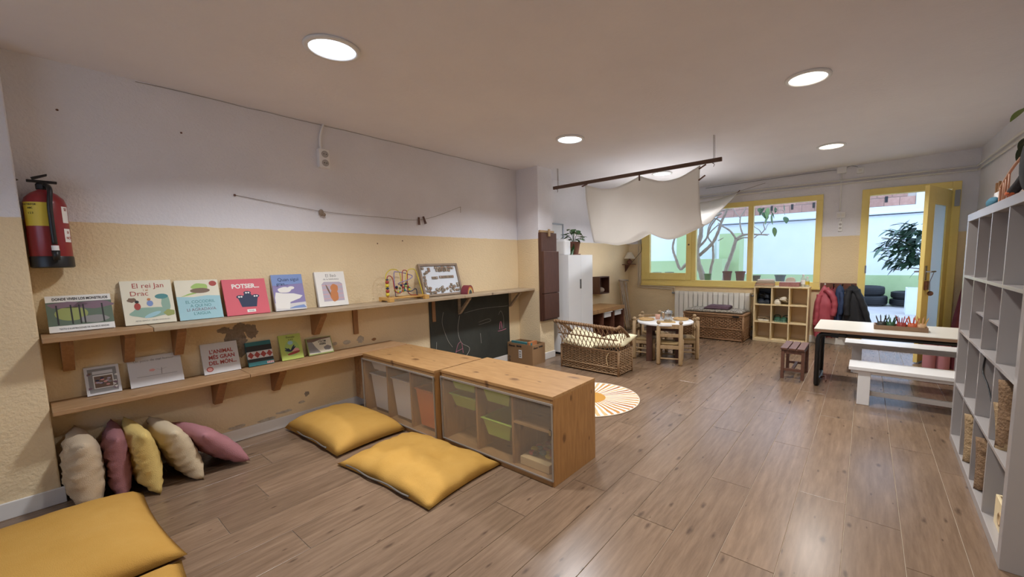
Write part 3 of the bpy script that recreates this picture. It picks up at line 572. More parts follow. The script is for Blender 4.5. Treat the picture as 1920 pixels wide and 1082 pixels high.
# ------------------------------------------------------------------ pine storage cabinets
def cabinet(name, label, loc, fills, rz=0):
    t = thing(name, label, 'cabinet', loc, rz)       # local: x 0..W, y 0 front .. D
    W_, D_, H_, th = .965, .425, .515, .018
    bx('side_panel', (0, 0, 0), (th, D_, H_-th), m_pine_z, t, bevel=.002); bx('side_panel', (W_-th, 0, 0), (W_, D_, H_-th), m_pine_z, t, bevel=.002)
    bx('top_panel', (0, -.004, H_-th), (W_, D_, H_), m_pine, t, bevel=.002); bx('front_rail', (th, 0, H_-th-.03), (W_-th, .02, H_-th), m_pine, t, bevel=.002)
    bx('bottom_panel', (th, 0, .0), (W_-th, D_, .035), m_pine, t); bx('back_panel', (th, D_-.008, .035), (W_-th, D_, H_-th), m_pine, t)
    cw = (W_-2*th-2*.016)/3; xs = [th+i*(cw+.016) for i in range(3)]
    for i in (1, 2): bx('divider', (xs[i]-.016, .02, .035), (xs[i], D_-.01, H_-th-.03), m_pine_z, t)
    for i, z, h, mat in fills:
        x0, x1 = xs[i]+.006, xs[i]+cw-.006
        mb = MB(); y0, y1 = .03, D_-.02; ins = .03
        top = [(x0, y0, z+h), (x1, y0, z+h), (x1, y1, z+h), (x0, y1, z+h)]; lip = [(x0+.022, y0+.01, z+h-.012), (x1-.022, y0+.01, z+h-.012), (x1-.022, y1, z+h-.012), (x0+.022, y1, z+h-.012)]
        bot = [(x0+.05, y0+.025, z), (x1-.05, y0+.025, z), (x1-.05, y1-.03, z), (x0+.05, y1-.03, z)]; inn = [(a[0]+(.026 if a[0] < (x0+x1)/2 else -.026), a[1]+(.02 if a[1] < .2 else -.02), z+h) for a in top]; ib = [(b[0], b[1], z+.004) for b in bot]
        vs = top+lip+bot+inn+ib; fs = []
        for k in range(4):
            n = (k+1) % 4; fs += [(k, n, 4+n, 4+k), (4+k, 4+n, 8+n, 8+k), (k, 12+k, 12+n, n), (12+k, 16+k, 16+n, 12+n)]
        fs += [(8, 9, 10, 11), (16, 19, 18, 17)]
        b = mb.add(vs, fs).build('storage_bin', mat, t, bevel=.003)
    sd_ = bx('sliding_door', (.004, -.010, .04), (W_-.004, -.006, H_-th-.026), m_poly, t)
    for a in (((.0, -.013, .036), (W_, -.004, .043)), ((0, -.013, H_-th-.032), (W_, -.004, H_-th-.022)), ((0, -.013, .043), (.006, -.004, H_-th-.032)), ((W_-.007, -.013, .043), (W_-.001, -.004, H_-th-.032))): bx('door_edge', a[0], a[1], m_alu, sd_)
    return t, xs, cw
t, xs, cw = cabinet('storage_cabinet', 'low pine cabinet with milky and orange bins, end against the wall', (-3.247, 1.617, 0), ((0, .38, .09, m_white_bin), (0, .06, .285, m_white_bin), (1, .06, .30, m_white_bin), (2, .06, .275, m_orange_bin)))
t, xs, cw = cabinet('storage_cabinet', 'low pine cabinet with lime green bins behind a frosted door', (-2.268, 1.662, 0), ((0, .385, .085, m_green_bin), (0, .265, .085, m_green_bin), (1, .36, .11, m_green_bin), (1, .14, .11, m_green_bin)))
bx('inner_shelf', (xs[2], .02, .29), (xs[2]+cw, .41, .302), m_pine, t)
bx('handle_clip', (.945, -.018, .30), (.960, -.010, .33), m_steel, t)
t2 = thing('puzzle_box', 'wooden box of puzzle pieces behind the frosted cabinet door', 'box', (-2.268+xs[2]+.03, 1.70, .036))
bx('tray', (0, 0, 0), (.22, .26, .05), m_lightwood, t2, bevel=.003)
for i in range(18): MB().ball((.03+random.random()*.16, .03+random.random()*.2, .055+random.random()*.02), .022, 8, 5, (1.2, 1, .6)).build('piece', ink[random.choice(('red', 'yellow', 'teal', 'orange', 'peach', 'black'))], t2, True)

# ------------------------------------------------------------------ cushions and pillows
def cushion_mesh(W_, D_, T, seed=0, wr=.012, pinch=.05, n=26, m=20, flatb=.15, p=2.6, wf=5, fold=0, ex=.42):
    vs = []; fs = []; idx = {}
    def pt(i, j, side):
        u = -1+2*i/n; v = -1+2*j/m
        x = W_/2*u*(1-pinch*(1-v*v)*abs(u)**3); y = D_/2*v*(1-pinch*(1-u*u)*abs(v)**3)
        e = (1-abs(u)**p)*(1-abs(v)**p); h = T*max(0, e)**ex
        nz = noise.noise(Vector((u*wf, v*wf, seed)))*wr + noise.noise(Vector((u*wf*2.3, v*wf*2.3, seed+9)))*wr*.5
        if fold:
            ed = 1-abs(u)**4; nz += fold*math.sin(u*21+5*noise.noise(Vector((u*2.5, v*2.5, seed))))*(.25+abs(v)**2)
        z = h*(1 if side else -flatb)+nz*(max(0, e)**.4)*(1 if side else .5)+T*flatb
        return (x, y, z)
    for side in (1, 0):
        for i in range(n+1):
            for j in range(m+1):
                edge = i in (0, n) or j in (0, m)
                if side == 0 and edge: idx[(i, j, 0)] = idx[(i, j, 1)]; continue
                idx[(i, j, side)] = len(vs); vs.append(pt(i, j, side))
    for side in (1, 0):
        for i in range(n):
            for j in range(m):
                q = (idx[(i, j, side)], idx[(i+1, j, side)], idx[(i+1, j+1, side)], idx[(i, j+1, side)]); fs.append(q if side else q[::-1])
    return vs, fs
m_zip = M('zip_grey', '6d675f', .6)
def floor_cushion(label, loc, rz, W_, D_, T, seed, wr=.012, zipper=True, **k):
    t = thing('floor_cushion', label, 'cushion', loc, rz, 'mustard floor cushions')
    MB().add(*cushion_mesh(W_, D_, T, seed, wr, **k)).build('cover', m_cush, t, True)
    if zipper: MB().tube([(-W_*.40+W_*.7*i/12, -D_/2+.012+.006*math.sin(i), T*.19+.006) for i in range(13)], .005, 6).build('zip', m_zip, t, True)
    return t
floor_cushion('smooth mustard floor cushion lying against the left wall', (-3.04, 1.345, 0), math.radians(1.5), .80, .50, .125, 3, .008, ex=.34)
floor_cushion('wrinkled mustard floor cushion with a visible zip before the green-bin cabinet', (-2.13, 1.365, 0), math.radians(3.5), .87, .545, .085, 8, .034, wf=3.0)
floor_cushion('large mustard floor cushion in the near left corner', (-2.665, -.10, 0), math.radians(2), .85, .80, .12, 14, .008, zipper=False)
floor_cushion('mustard floor cushion barely in frame at the bottom left edge', (-1.83, -.13, 0), math.radians(1), .82, .86, .075, 21, .01, zipper=False)
def pillow(label, col, loc, rot, W_=.42, H_=.36, T=.075, seed=0, fold=.006):
    m = M('pillow_'+col, col, .9, None, bump=.4, bscale=250, spec=.1)
    vs, fs = cushion_mesh(H_, W_, T, seed, .012, .06, 22, 24, 1.0, 2.4, 3, fold)
    t = thing('pillow', label, 'pillow', loc, 0, 'pillows lined up along the left wall'); t.rotation_euler = rot
    # local x up (height), y depth, z thickness -> stand up
    mm = Matrix(((0, 1, 0, 0), (0, 0, -1, T), (1, 0, 0, H_/2), (0, 0, 0, 1)))
    MB().add([mm @ Vector(v) for v in vs], fs).build('cover', m, t, True)
    MB().tube([mm @ Vector((H_/2*math.sin(PI*(i/8-.5))*.9, -W_/2+.004, T)) for i in range(9)], .003, 5).build('seam', m, t, True)
    return t
pillow('rumpled beige pillow tucked against the pier', 'c3b096', (-3.27, .095, .0), (0, 0, math.radians(2)), .42, .375, .07, 1, .016)
pillow('dusty pink pillow standing between beige and yellow ones', '96686a', (-3.29, .22, 0), (0, 0, math.radians(-2)), .42, .36, .052, 4, .012)
pillow('pale yellow pillow standing upright against the wall', 'd3b873', (-3.245, .325, 0), (math.radians(5), 0, math.radians(4)), .46, .365, .056, 7, .016)
pillow('cream pillow leaning towards the yellow pillow', 'cbb99b', (-3.25, .505, 0), (math.radians(17), 0, math.radians(6)), .46, .35, .062, 12, .016)
pillow('dusty pink pillow slumped at the right end of the row', 'a77579', (-3.24, .72, .015), (math.radians(40), 0, math.radians(10)), .42, .34, .062, 17, .003)

# ------------------------------------------------------------------ round sun rug
m = bpy.data.materials.new('sun_rug_print'); m.use_nodes = True; nt = m.node_tree; N = nt.nodes; L = nt.links; b = N['Principled BSDF']; b.inputs['Roughness'].default_value = .95
tc = N.new('ShaderNodeTexCoord'); sp = N.new('ShaderNodeSeparateXYZ'); L.new(tc.outputs['Object'], sp.inputs[0])
at = N.new('ShaderNodeMath'); at.operation = 'ARCTAN2'; L.new(sp.outputs['Y'], at.inputs[0]); L.new(sp.outputs['X'], at.inputs[1])
nz = N.new('ShaderNodeTexNoise'); nz.inputs['Scale'].default_value = 9; L.new(tc.outputs['Object'], nz.inputs[0])
ad = N.new('ShaderNodeMath'); ad.operation = 'MULTIPLY_ADD'; ad.inputs[1].default_value = 46/(2*PI); L.new(at.outputs[0], ad.inputs[0]); 
a2 = N.new('ShaderNodeMath'); a2.operation = 'MULTIPLY'; a2.inputs[1].default_value = .5; L.new(nz.outputs[0], a2.inputs[0]); L.new(a2.outputs[0], ad.inputs[2])
fr = N.new('ShaderNodeMath'); fr.operation = 'FRACT'; L.new(ad.outputs[0], fr.inputs[0])
flr = N.new('ShaderNodeMath'); flr.operation = 'FLOOR'; L.new(ad.outputs[0], flr.inputs[0])
wn = N.new('ShaderNodeTexWhiteNoise'); wn.noise_dimensions = '1D'; L.new(flr.outputs[0], wn.inputs['W'])
rp = N.new('ShaderNodeValToRGB'); rp.color_ramp.interpolation = 'CONSTANT'
for i, (p, c) in enumerate(((0, 'b98245'), (.3, 'cbab78'), (.55, 'a5673a'), (.75, 'bf955c'))):
    e = rp.color_ramp.elements[i] if i < 2 else rp.color_ramp.elements.new(p); e.position = p; e.color = lin(c)
L.new(wn.outputs[0], rp.inputs[0])
gt = N.new('ShaderNodeMath'); gt.operation = 'GREATER_THAN'; gt.inputs[1].default_value = .52; L.new(fr.outputs[0], gt.inputs[0])
mx = N.new('ShaderNodeMixRGB'); mx.inputs[2].default_value = lin('e9e2d6'); L.new(gt.outputs[0], mx.inputs[0]); L.new(rp.outputs[0], mx.inputs[1])
ln = N.new('ShaderNodeVectorMath'); ln.operation = 'LENGTH'; L.new(tc.outputs['Object'], ln.inputs[0])
lt = N.new('ShaderNodeMath'); lt.operation = 'LESS_THAN'; lt.inputs[1].default_value = .15; L.new(ln.outputs['Value'], lt.inputs[0])
mx2 = N.new('ShaderNodeMixRGB'); mx2.inputs[2].default_value = lin('bd8a3c'); L.new(lt.outputs[0], mx2.inputs[0]); L.new(mx.outputs[0], mx2.inputs[1]); L.new(mx2.outputs[0], b.inputs['Base Color'])
t = thing('round_rug', 'round sun-patterned rug with orange and white rays on the floor', 'rug', (-1.93, 2.985, 0))
MB().lathe([(.445, 0), (.447, .005), (.43, .009), (.001, .009)], 56, cap=True).build('rug_pile', m, t); MB().tube([(.447*math.cos(2*PI*i/56), .447*math.sin(2*PI*i/56), .005) for i in range(56)], .005, 6, True).build('edge_binding', M('binding', 'd9cdb9', .9), t, True)

# ------------------------------------------------------------------ carton
t = thing('cardboard_box', 'open brown cardboard box with printed dots beside the column', 'box', (-3.48, 3.545, 0))
bw, bd, bh, tt = .405, .235, .245, .005
for a, b in (((0, 0, 0), (bw, tt, bh)), ((0, bd-tt, 0), (bw, bd, bh)), ((0, tt, 0), (tt, bd-tt, bh)), ((bw-tt, tt, 0), (bw, bd-tt, bh))): bx('box_side', a, b, m_card, t)
bx('box_bottom', (tt, tt, 0), (bw-tt, bd-tt, tt), m_card, t)
text('Abacus', .036, ink['black'], t, (.02, -.0012, bh-.045), 'LEFT', rot=(PI/2, 0, 0), bold=.001); text('Abacus', .034, ink['black'], t, (bw+.0012, .02, bh-.05), 'LEFT', sx=.75, rot=(PI/2, 0, PI/2), bold=.001)
for i in range(3):

    MB().lathe([(.001, 0), (.012, 0), (.012, .001), (.001, .001)], 14).xform(Matrix.Translation((.165+.027*i, -.001, bh-.032)) @ Matrix.Rotation(PI/2, 4, 'X')).build('printed_dot', ink['black'], t)
    MB().lathe([(.001, 0), (.011, 0), (.011, .001), (.001, .001)], 14).xform(Matrix.Translation((bw+.001, .13+.024*i, bh-.037)) @ Matrix.Rotation(-PI/2, 4, 'Y')).build('printed_dot', ink['black'], t)
for zz in (.025, .065): MB().tube([(.03+.013*math.cos(2*PI*i/12), -.001, zz+.013*math.sin(2*PI*i/12)) for i in range(12)], .003, 5, True).build('printed_mark', ink['black'], t)
bx('paper_label', (.185, -.0015, .07), (.235, 0, .17), m_whitep, t)
for zz in (.085, .11, .14): bx('label_print', (.195, -.003, zz), (.222, -.0015, zz+.016), ink['grey'], t)
for nm, lab, a, b, mt in (('folder', 'blue folder edge sticking out of the cardboard box', (.02, .05, .01), (.34, .075, .258), ink['teal']), ('folder', 'orange folder sticking out of the cardboard box', (.31, .02, .01), (.335, .17, .272), ink['orange'])):
    tag(bx(nm, tuple(Vector(a)+Vector(t.location)), tuple(Vector(b)+Vector(t.location)), mt), lab, 'folder')

# ------------------------------------------------------------------ wicker: bench, trunk
def weave(mb, W_, D_, z0, z1, rows, step, r, amp):
    per = 2*(W_+D_); n = int(per/step)
    for k in range(rows):
        z = z0+(z1-z0)*k/(rows-1); pts = []
        for i in range(n):
            s = per*i/n; ph = (1 if (i+k) % 2 else -1)*amp
            if s < W_: p = (s, 0-ph, z)
            elif s < W_+D_: p = (W_+ph, s-W_, z)
            elif s < 2*W_+D_: p = (W_-(s-W_-D_), D_+ph, z)
            else: p = (0-ph, D_-(s-2*W_-D_), z)
            pts.append(p)
        mb.tube(pts, r, 4, True)
    return mb
def stakes(mb, W_, D_, z0, z1, sp, r):
    nx = round(W_/sp); ny = round(D_/sp)
    for i in range(nx+1):
        for y in (0, D_): mb.tube([(W_*i/nx, y, z0), (W_*i/nx, y, z1)], r, 5)
    for j in range(1, ny):
        for x in (0, W_): mb.tube([(x, D_*j/ny, z0), (x, D_*j/ny, z1)], r, 5)
    return mb
t = thing('wicker_bench', 'small wicker bench with lattice back, its back to the camera', 'bench', (-2.785, 3.735, 0), math.radians(-1))
W_, D_, Hb = .755, .29, .265
weave(MB(), W_, D_, .025, Hb-.008, 18, .03, .0062, .007).build('woven_body', m_wick, t, True); stakes(MB(), W_, D_, .01, Hb, .05, .006).build('stakes', m_wick, t, True)
bx('inner_base', (.016, .016, .03), (W_-.016, D_-.016, Hb-.02), m_wickb, t)
for x in (0, W_):
    for y in (0, D_): MB().tube([(x, y, 0), (x, y, Hb)], .014, 8).build('corner_post', m_wick, t, True)
for z in (.02, .085, Hb): MB().tube([(0, -.004, z), (W_, -.004, z), (W_+.004, D_, z), (0, D_+.004, z)], .009, 6, True).build('rim_band', m_wick, t, True)
back = lambda s, q: Vector((-.012*q+(W_+.024*q)*s+(.10*q*(s-.9) if s > .9 else 0) - (.03*q*(.1-s)/.1 if s < .1 else 0), -.075*q*(q*.6+.4), Hb+(.28-.02*s)*q))
arm = lambda s, q, side: None
mb = MB(); n = 14
for i in range(-5, n+5):
    for sgn in (-1, 1):
        pts = []
        for k in range(9):
            q = k/8; s = i/n+sgn*q*.17
            if 0 <= s <= 1: pts.append(back(s, q)+Vector((0, .002*sgn, 0)))
        if len(pts) > 1: mb.tube(pts, .0046, 5)
def armpt(side, s, q):     # s 0 back ..1 front ; height tapers to the front
    b0 = back(0 if side < 0 else 1, q*(1-s)); x = (0 if side < 0 else W_)+side*(.05*q*(1-s)); 
    return Vector((b0.x*(1-s)+x*s, (b0.y)*(1-s)+D_*s, Hb+(.27*(1-s)**.8+.03)*q))
for side in (-1, 1):
    for i in range(-3, 9):
        for sgn in (-1, 1):
            pts = []
            for k in range(7):
                q = k/6; s = i/6+sgn*q*.35
                if 0 <= s <= 1: pts.append(armpt(side, s, q))
            if len(pts) > 1: mb.tube(pts, .004, 5)
mb.build('lattice', m_wick, t, True)
rim = [armpt(-1, 1-i/8, 1) for i in range(8)]+[back(i/14, 1) for i in range(15)]+[armpt(1, i/8, 1) for i in range(1, 9)]
mb = MB().tube(spline(rim, 2), .017, 8); 
for ph in (0, PI):
    sp_ = spline(rim, 6); mb.tube([p+Vector((0, .012*math.cos(i*.9+ph), .012*math.sin(i*.9+ph))) for i, p in enumerate(sp_)], .010, 6)
mb.build('braided_rim', m_wickd, t, True)
MB().tube([back(i/10, .5)+Vector((0, -.004, 0)) for i in range(11)], .007, 6).build('mid_band', m_wick, t, True)
MB().tube(spline([(W_-.11, -.018, Hb-.02), (W_-.13, -.03, Hb-.08), (W_-.115, -.025, Hb-.16)], 5), .005, 5).build('tie_string', M('string_cream', 'c0a67f', .9), t, True)
m_ylw = M('pale_yellow_cotton', 'e8dfbc', .9, bump=.3, bscale=200, spec=.1)
for lab, loc, rot, sz in (('pale yellow pillow at the left inside the wicker bench', (-2.58, 3.885, Hb+.02), (.5, .25, .1), (.40, .30)), ('pale yellow pillow poking out at the right of the wicker bench', (-2.17, 3.92, Hb+.03), (.25, -.15, -.1), (.42, .30))):
    p_ = thing('bench_pillow', lab, 'pillow', loc); p_.rotation_euler = rot; MB().add(*cushion_mesh(sz[0], sz[1], .05, 31+sz[0], .008, .05, 18, 16, .9)).build('cover', m_ylw, p_, True)
# trunk
t = thing('wicker_chest', 'brown wicker trunk in front of the radiator', 'trunk', (-2.245, 6.27, 0), math.radians(-1))
W_, D_, Hb = .865, .40, .41
weave(MB(), W_, D_, .02, Hb-.05, 18, .03, .010, .007).build('woven_body', m_trunk, t, True); stakes(MB(), W_, D_, .01, Hb-.03, .034, .0085).build('stakes', m_trunk, t, True); bx('inner_base', (.016, .016, .02), (W_-.016, D_-.016, Hb-.04), m_wickb, t)
for x in (0, W_):
    for y in (0, D_): MB().tube([(x, y, 0), (x, y, Hb-.03)], .018, 8).build('corner_post', m_trunk, t, True)
for z in (.02, .18, Hb-.05): MB().tube([(0, -.008, z), (W_, -.008, z), (W_+.008, D_, z), (0, D_+.008, z)], .011, 6, True).build('rim_band', m_trunk, t, True)
bx('lid', (-.02, -.02, Hb-.035), (W_+.02, D_, Hb-.004), m_trunk, t, bevel=.01)
bx('latch', (W_-.14, -.03, Hb-.05), (W_-.05, -.018, Hb-.03), m_black, t)
# pad on trunk
m_pad = M('striped_rag', 'cdc5b6', .95, '3d3533', 55, (1, .25, 1), bump=.6, bscale=70)
tag(MB().add(*cushion_mesh(.86, .40, .035, 41, .01, .02, 40, 20, .4, 6, 9)).xform(Matrix.Translation((-1.815, 6.465, Hb-.002)) @ Matrix.Rotation(-.017, 4, 'Z')).build('rag_rug_pad', m_pad, None, True), 'mottled black and white rag pad lying on the wicker trunk', 'pad')
m_purp = M('purple_towel', '67505b', .95, '58434e', 12, bump=.4, bscale=120)
t = thing('folded_towel', 'folded purple towel on top of the wicker trunk', 'towel', (-1.78, 6.43, Hb+.042), .05)
for i in range(3): MB().add(*cushion_mesh(.38-.02*i, .26-.02*i, .022, 50+i, .008, .01, 20, 14, .6, 7)).build('fold', m_purp, t, True, loc=(.01*i, .005*i, .012*i))

# ------------------------------------------------------------------ children's table set
TC = (-1.94, 4.745); TZ = .478
t = thing('round_table', 'low round white-topped wooden table set for a meal', 'table', (TC[0], TC[1], 0), math.radians(18))
MB().lathe([(.325, -.025), (.335, -.018), (.335, -.004), (.33, 0), (.001, 0)], 44).build('table_top', m_white, t, 'auto', loc=(0, 0, TZ))
for a in ((-.2, -.02), (.2, -.02)): pass
for sx_ in (-1, 1):
    for sy_ in (-1, 1): bx('leg', (sx_*.17-.035, sy_*.17-.02, 0), (sx_*.17+.035, sy_*.17+.02, TZ-.026), m_brown, t, bevel=.003)
for s_ in (-1, 1):
    bx('apron', (-.135, s_*.17-.01, TZ-.10), (.135, s_*.17+.01, TZ-.026), m_brown, t); bx('apron', (s_*.17-.01, -.15, TZ-.10), (s_*.17+.01, .15, TZ-.026), m_brown, t)
def kid_chair(label, loc, rz):
    t = thing('child_chair', label, 'chair', loc, rz, 'rustic wooden chairs around the round table')
    for s in (-1, 1):
        MB().lathe([(.021, 0), (.024, .02), (.024, .47), (.015, .478), (.015, .484), (.023, .495), (.024, .507), (.015, .521), (.002, .525)], 12, (s*.125, -.12, 0)).build('back_post', m_chairwood, t, True)
        MB().lathe([(.02, 0), (.023, .02), (.023, .255), (.018, .265)], 12, (s*.125, .12, 0)).build('leg', m_chairwood, t, True)
    for z, h in ((.33, .04), (.43, .05)): bx('back_slat', (-.11, -.128, z), (.11, -.112, z+h), m_chairwood, t, bevel=.004)
    bx('seat', (-.13, -.105, .232), (.13, .125, .258), m_rush, t, bevel=.01)
    for y in (-.12, .12): bx('seat_rail', (-.11, y-.009, .19), (.11, y+.009, .232), m_chairwood, t, bevel=.003); MB().tube([(-.12, y, .075), (.12, y, .075)], .009, 8).build('rung', m_chairwood, t, True)
    for s in (-1, 1):
        for z in (.085, .135): MB().tube([(s*.125, -.11, z), (s*.125, .11, z)], .009, 8).build('rung', m_chairwood, t, True)
        bx('seat_rail', (s*.125-.009, -.10, .195), (s*.125+.009, .10, .232), m_chairwood, t, bevel=.003)
    return t
ch0 = kid_chair('rustic child chair with its back to the camera at the round table', (-1.808, 4.588, 0), math.radians(17))
dup(ch0, (-2.165, 4.70, 0), math.radians(-80), 'rustic child chair on the left of the round table, next to the wicker bench')
dup(ch0, (-1.765, 4.985, 0), math.radians(117), 'rustic child chair on the right of the round table, towards the trunk')
dup(ch0, (-2.235, 5.095, 0), math.radians(-135), 'rustic child chair at the far side of the round table')
m_disc = M('disc_wood', 'c9a671', .55, 'b8935c', 9)
for lab, x, y in (('round wooden plate at the left of the table', -2.15, 4.67), ('round wooden plate at the right back of the table', -1.80, 4.90)):
    p_ = thing('wooden_plate', lab, 'plate', (x, y, TZ)); MB().lathe([(.085, 0), (.095, .006), (.095, .02), (.088, .02), (.084, .010), (.001, .010)], 28).build('dish', m_disc, p_, 'auto')
    tag(MB().lathe([(.004, 0), (.005, .01)], 8).tube([(0, 0, .004), (.08, .04, .004)], .004, 6).ball((-.015, -.007, .004), .016, 10, 5, (1.2, .8, .35)).build('wooden_spoon', m_lightwood, None, True, loc=(x-.03, y, TZ+.022)), 'little wooden spoon resting on the '+('left' if x < -2 else 'right back')+' plate', 'spoon')
p_ = thing('steel_pitcher', 'shiny steel pitcher on a cloth in the middle of the round table', 'pitcher', (-1.87, 4.665, TZ+.006))
MB().lathe([(.048, 0), (.05, .004), (.047, .09), (.05, .115), (.052, .118), (.048, .118), (.044, .09), (.046, .008), (.001, .006)], 26).build('body', m_steel, p_, True)
MB().tube(spline([(-.047, 0, .10), (-.085, 0, .105), (-.085, 0, .04), (-.049, 0, .02)], 6), .006, 8).build('handle', m_steel, p_, True); MB().prism([(-.016, .10), (.016, .10), (.0, .075)], .045, .066, 'x').build('spout', m_steel, p_); MB().lathe([(.046, .116), (.04, .128), (.01, .132), (.01, .142), (.001, .145)], 20).build('lid', m_steel, p_, True)
tag(MB().box((-.09, -.075, 0), (.09, .075, .005)).xform(Matrix.Translation((-1.865, 4.64, TZ)) @ Matrix.Rotation(.4, 4, 'Z')).build('napkin', M('napkin_cloth', 'cfae7a', .9, bump=.3), None), 'tan cloth napkin under the steel pitcher', 'napkin')
for lab, x, y, c in (('small pinkish cup beside the left plate', -2.06, 4.80, 'c79a86'), ('small brown cup behind the steel pitcher', -1.95, 4.82, '8b6a50'), ('small tan cup at the back of the round table', -2.02, 4.93, 'b59470')):
    tag(MB().lathe([(.024, 0), (.028, .005), (.032, .06), (.029, .06), (.025, .008), (.001, .008)], 16).build('cup', M('cup_'+c, c, .5), None, True, loc=(x, y, TZ)), lab, 'cup')

# ------------------------------------------------------------------ radiator and pipes
t = thing('radiator', 'white ribbed radiator under the window', 'radiator', (-2.585, 6.73, .12))
sec = MB().box((0, 0, 0), (.074, .075, .56)).box((.006, -.012, .03), (.068, 0, .53)).mesh('section'); sec.materials.append(M('radiator_enamel', 'f0ede6', .4))
for i in range(15):
    o = link('section', sec, None, t, loc=(i*.0797, 0, 0)); bv = o.modifiers.new('bevel', 'BEVEL'); bv.width = .006; bv.segments = 2
MB().tube([(-.06, .03, .525), (-.0, .03, .525)], .012, 8).ball((-.035, .03, .525), .02).build('valve', m_galv, t, True); MB().tube([(1.195, .03, .525), (1.22, .03, .525)], .012, 8).ball((1.225, .03, .525), .018).build('vent_plug', m_galv, t, True); MB().tube([(1.195, .03, .04), (1.26, .03, .04), (1.26, .03, -.11)], .010, 8).ball((1.26, .03, .04), .022).build('drain_valve', m_galv, t, True)
m_pipe = M('painted_pipe', 'd9cdb8', .5); m_pipew = M('white_pipe', 'dcdad6', .5)
tag(MB().tube([(-3.30, YF-.02, 2.20), (-3.30, YF-.02, .725), (-2.66, YF-.02, .705), (-2.645, YF-.03, .645)], .010, 8).build('heating_pipe', m_pipe, None, 'auto'), 'outer cream heating pipe running down left of the window to the radiator', 'pipe')
tag(MB().tube([(-3.267, YF-.02, 2.24), (-3.267, YF-.02, .757), (-2.62, YF-.02, .737), (-2.615, YF-.03, .66)], .010, 8).build('heating_pipe', m_pipe, None, 'auto'), 'inner cream heating pipe hugging the window frame down to the radiator', 'pipe')
tag(MB().tube([(-3.30, YF-.02, 2.20), (.975, YF-.02, 2.203), (.98, 5.5, 2.19), (.98, YB+.1, 2.16)], .012, 8).build('heating_pipe', m_pipew, None, 'auto'), 'lower white pipe along the far and right walls', 'pipe')
tag(MB().tube([(-3.267, YF-.02, 2.24), (.965, YF-.02, 2.247), (.97, 5.5, 2.235), (.97, YB+.1, 2.205)], .012, 8).build('heating_pipe', m_pipew, None, 'auto'), 'upper white pipe along the far and right walls', 'pipe')

# ------------------------------------------------------------------ switch column between window and door
t = thing('junction_box', 'white junction box under the ceiling between window and door', 'electrical box', (-.32, YF, 2.39)); bx('box_cover', (-.055, -.035, -.05), (.055, 0, .035), m_whitep, t, bevel=.004)
MB().tube([(0, -.012, -.05), (.0, -.012, -.55)], .009, 8).build('conduit', m_whitep, t, True); tag(MB().tube(spline([(-.38, YF-.014, 2.395), (-.82, YF-.014, 2.39), (-1.42, YF-.014, 2.375), (-2.12, YF-.014, 2.355)], 5), .004, 5).build('wall_cable', m_galv, None, True), 'thin grey cable along the top of the far wall to the junction box', 'cable'); MB().tube(spline([(.05, -.01, .02), (.10, -.012, .035), (.17, -.02, .01)], 4), .004, 5).build('cable', m_galv, t, True)
t = thing('alarm_box', 'small white box with button right of the junction box', 'electrical box', (-.12, YF, 2.35)); bx('box_cover', (-.04, -.04, -.035), (.04, 0, .035), m_whitep, t, bevel=.006); bx('button', (-.018, -.046, -.015), (.018, -.04, .015), m_base, t, bevel=.003)
t = thing('light_switch', 'white double light switch between window and door', 'switch', (-.305, YF, 1.785)); bx('switch_plate', (-.05, -.025, -.04), (.05, 0, .04), m_whitep, t, bevel=.004)
for x in (-.022, .022): bx('rocker', (x-.017, -.031, -.022), (x+.017, -.025, .022), m_base, t, bevel=.003)
t = thing('wall_socket', 'white power socket strip below the double light switch', 'socket', (-.305, YF, 1.63)); bx('socket_plate', (-.024, -.025, -.06), (.024, 0, .07), m_whitep, t, bevel=.004); MB().tube([(0, -.01, .06), (0, -.01, .115)], .009, 8).build('conduit', m_whitep, t, True)
for z in (.03, -.02): MB().lathe([(.016, 0), (.016, .003), (.001, .003)], 16).xform(Matrix.Translation((0, -.025, z)) @ Matrix.Rotation(PI/2, 4, 'X')).build('outlet', M('outlet_grey', 'b5b2b0', .5), t)

# ------------------------------------------------------------------ corner lamp on bracket shelf
t = thing('corner_shelf', 'small dark wooden corner shelf holding a lamp', 'shelf', (XL, 6.70, 1.13)); bx('board', (0, -.14, 0), (.16, .10, .012), m_redbrown, t, bevel=.003); MB().prism([(0, 0), (.10, 0), (.02, -.11), (0, -.13)], -.03, -.01, 'y').build('bracket', m_redbrown, t)
t = thing('table_lamp', 'little lamp with cream cone shade in the corner by the window', 'lamp', (XL+.09, 6.68, 1.142)); MB().lathe([(.02, 0), (.045, .02), (.05, .04), (.04, .065), (.014, .085), (.012, .11)], 18).build('lamp_base', m_terra, t, True); MB().lathe([(.105, .10), (.04, .215), (.038, .215), (.102, .10)], 26, cap=False).build('lamp_shade', M('shade_cream', 'efe6d4', .9, translucent=.4), t, True)
MB().tube(spline([(.03, 0, .02), (.12, .06, .14), (.19, .09, .25), (.16, .11, .42), (.15, .12, .60)], 6), .004, 6).build('cable', m_black, t, True)

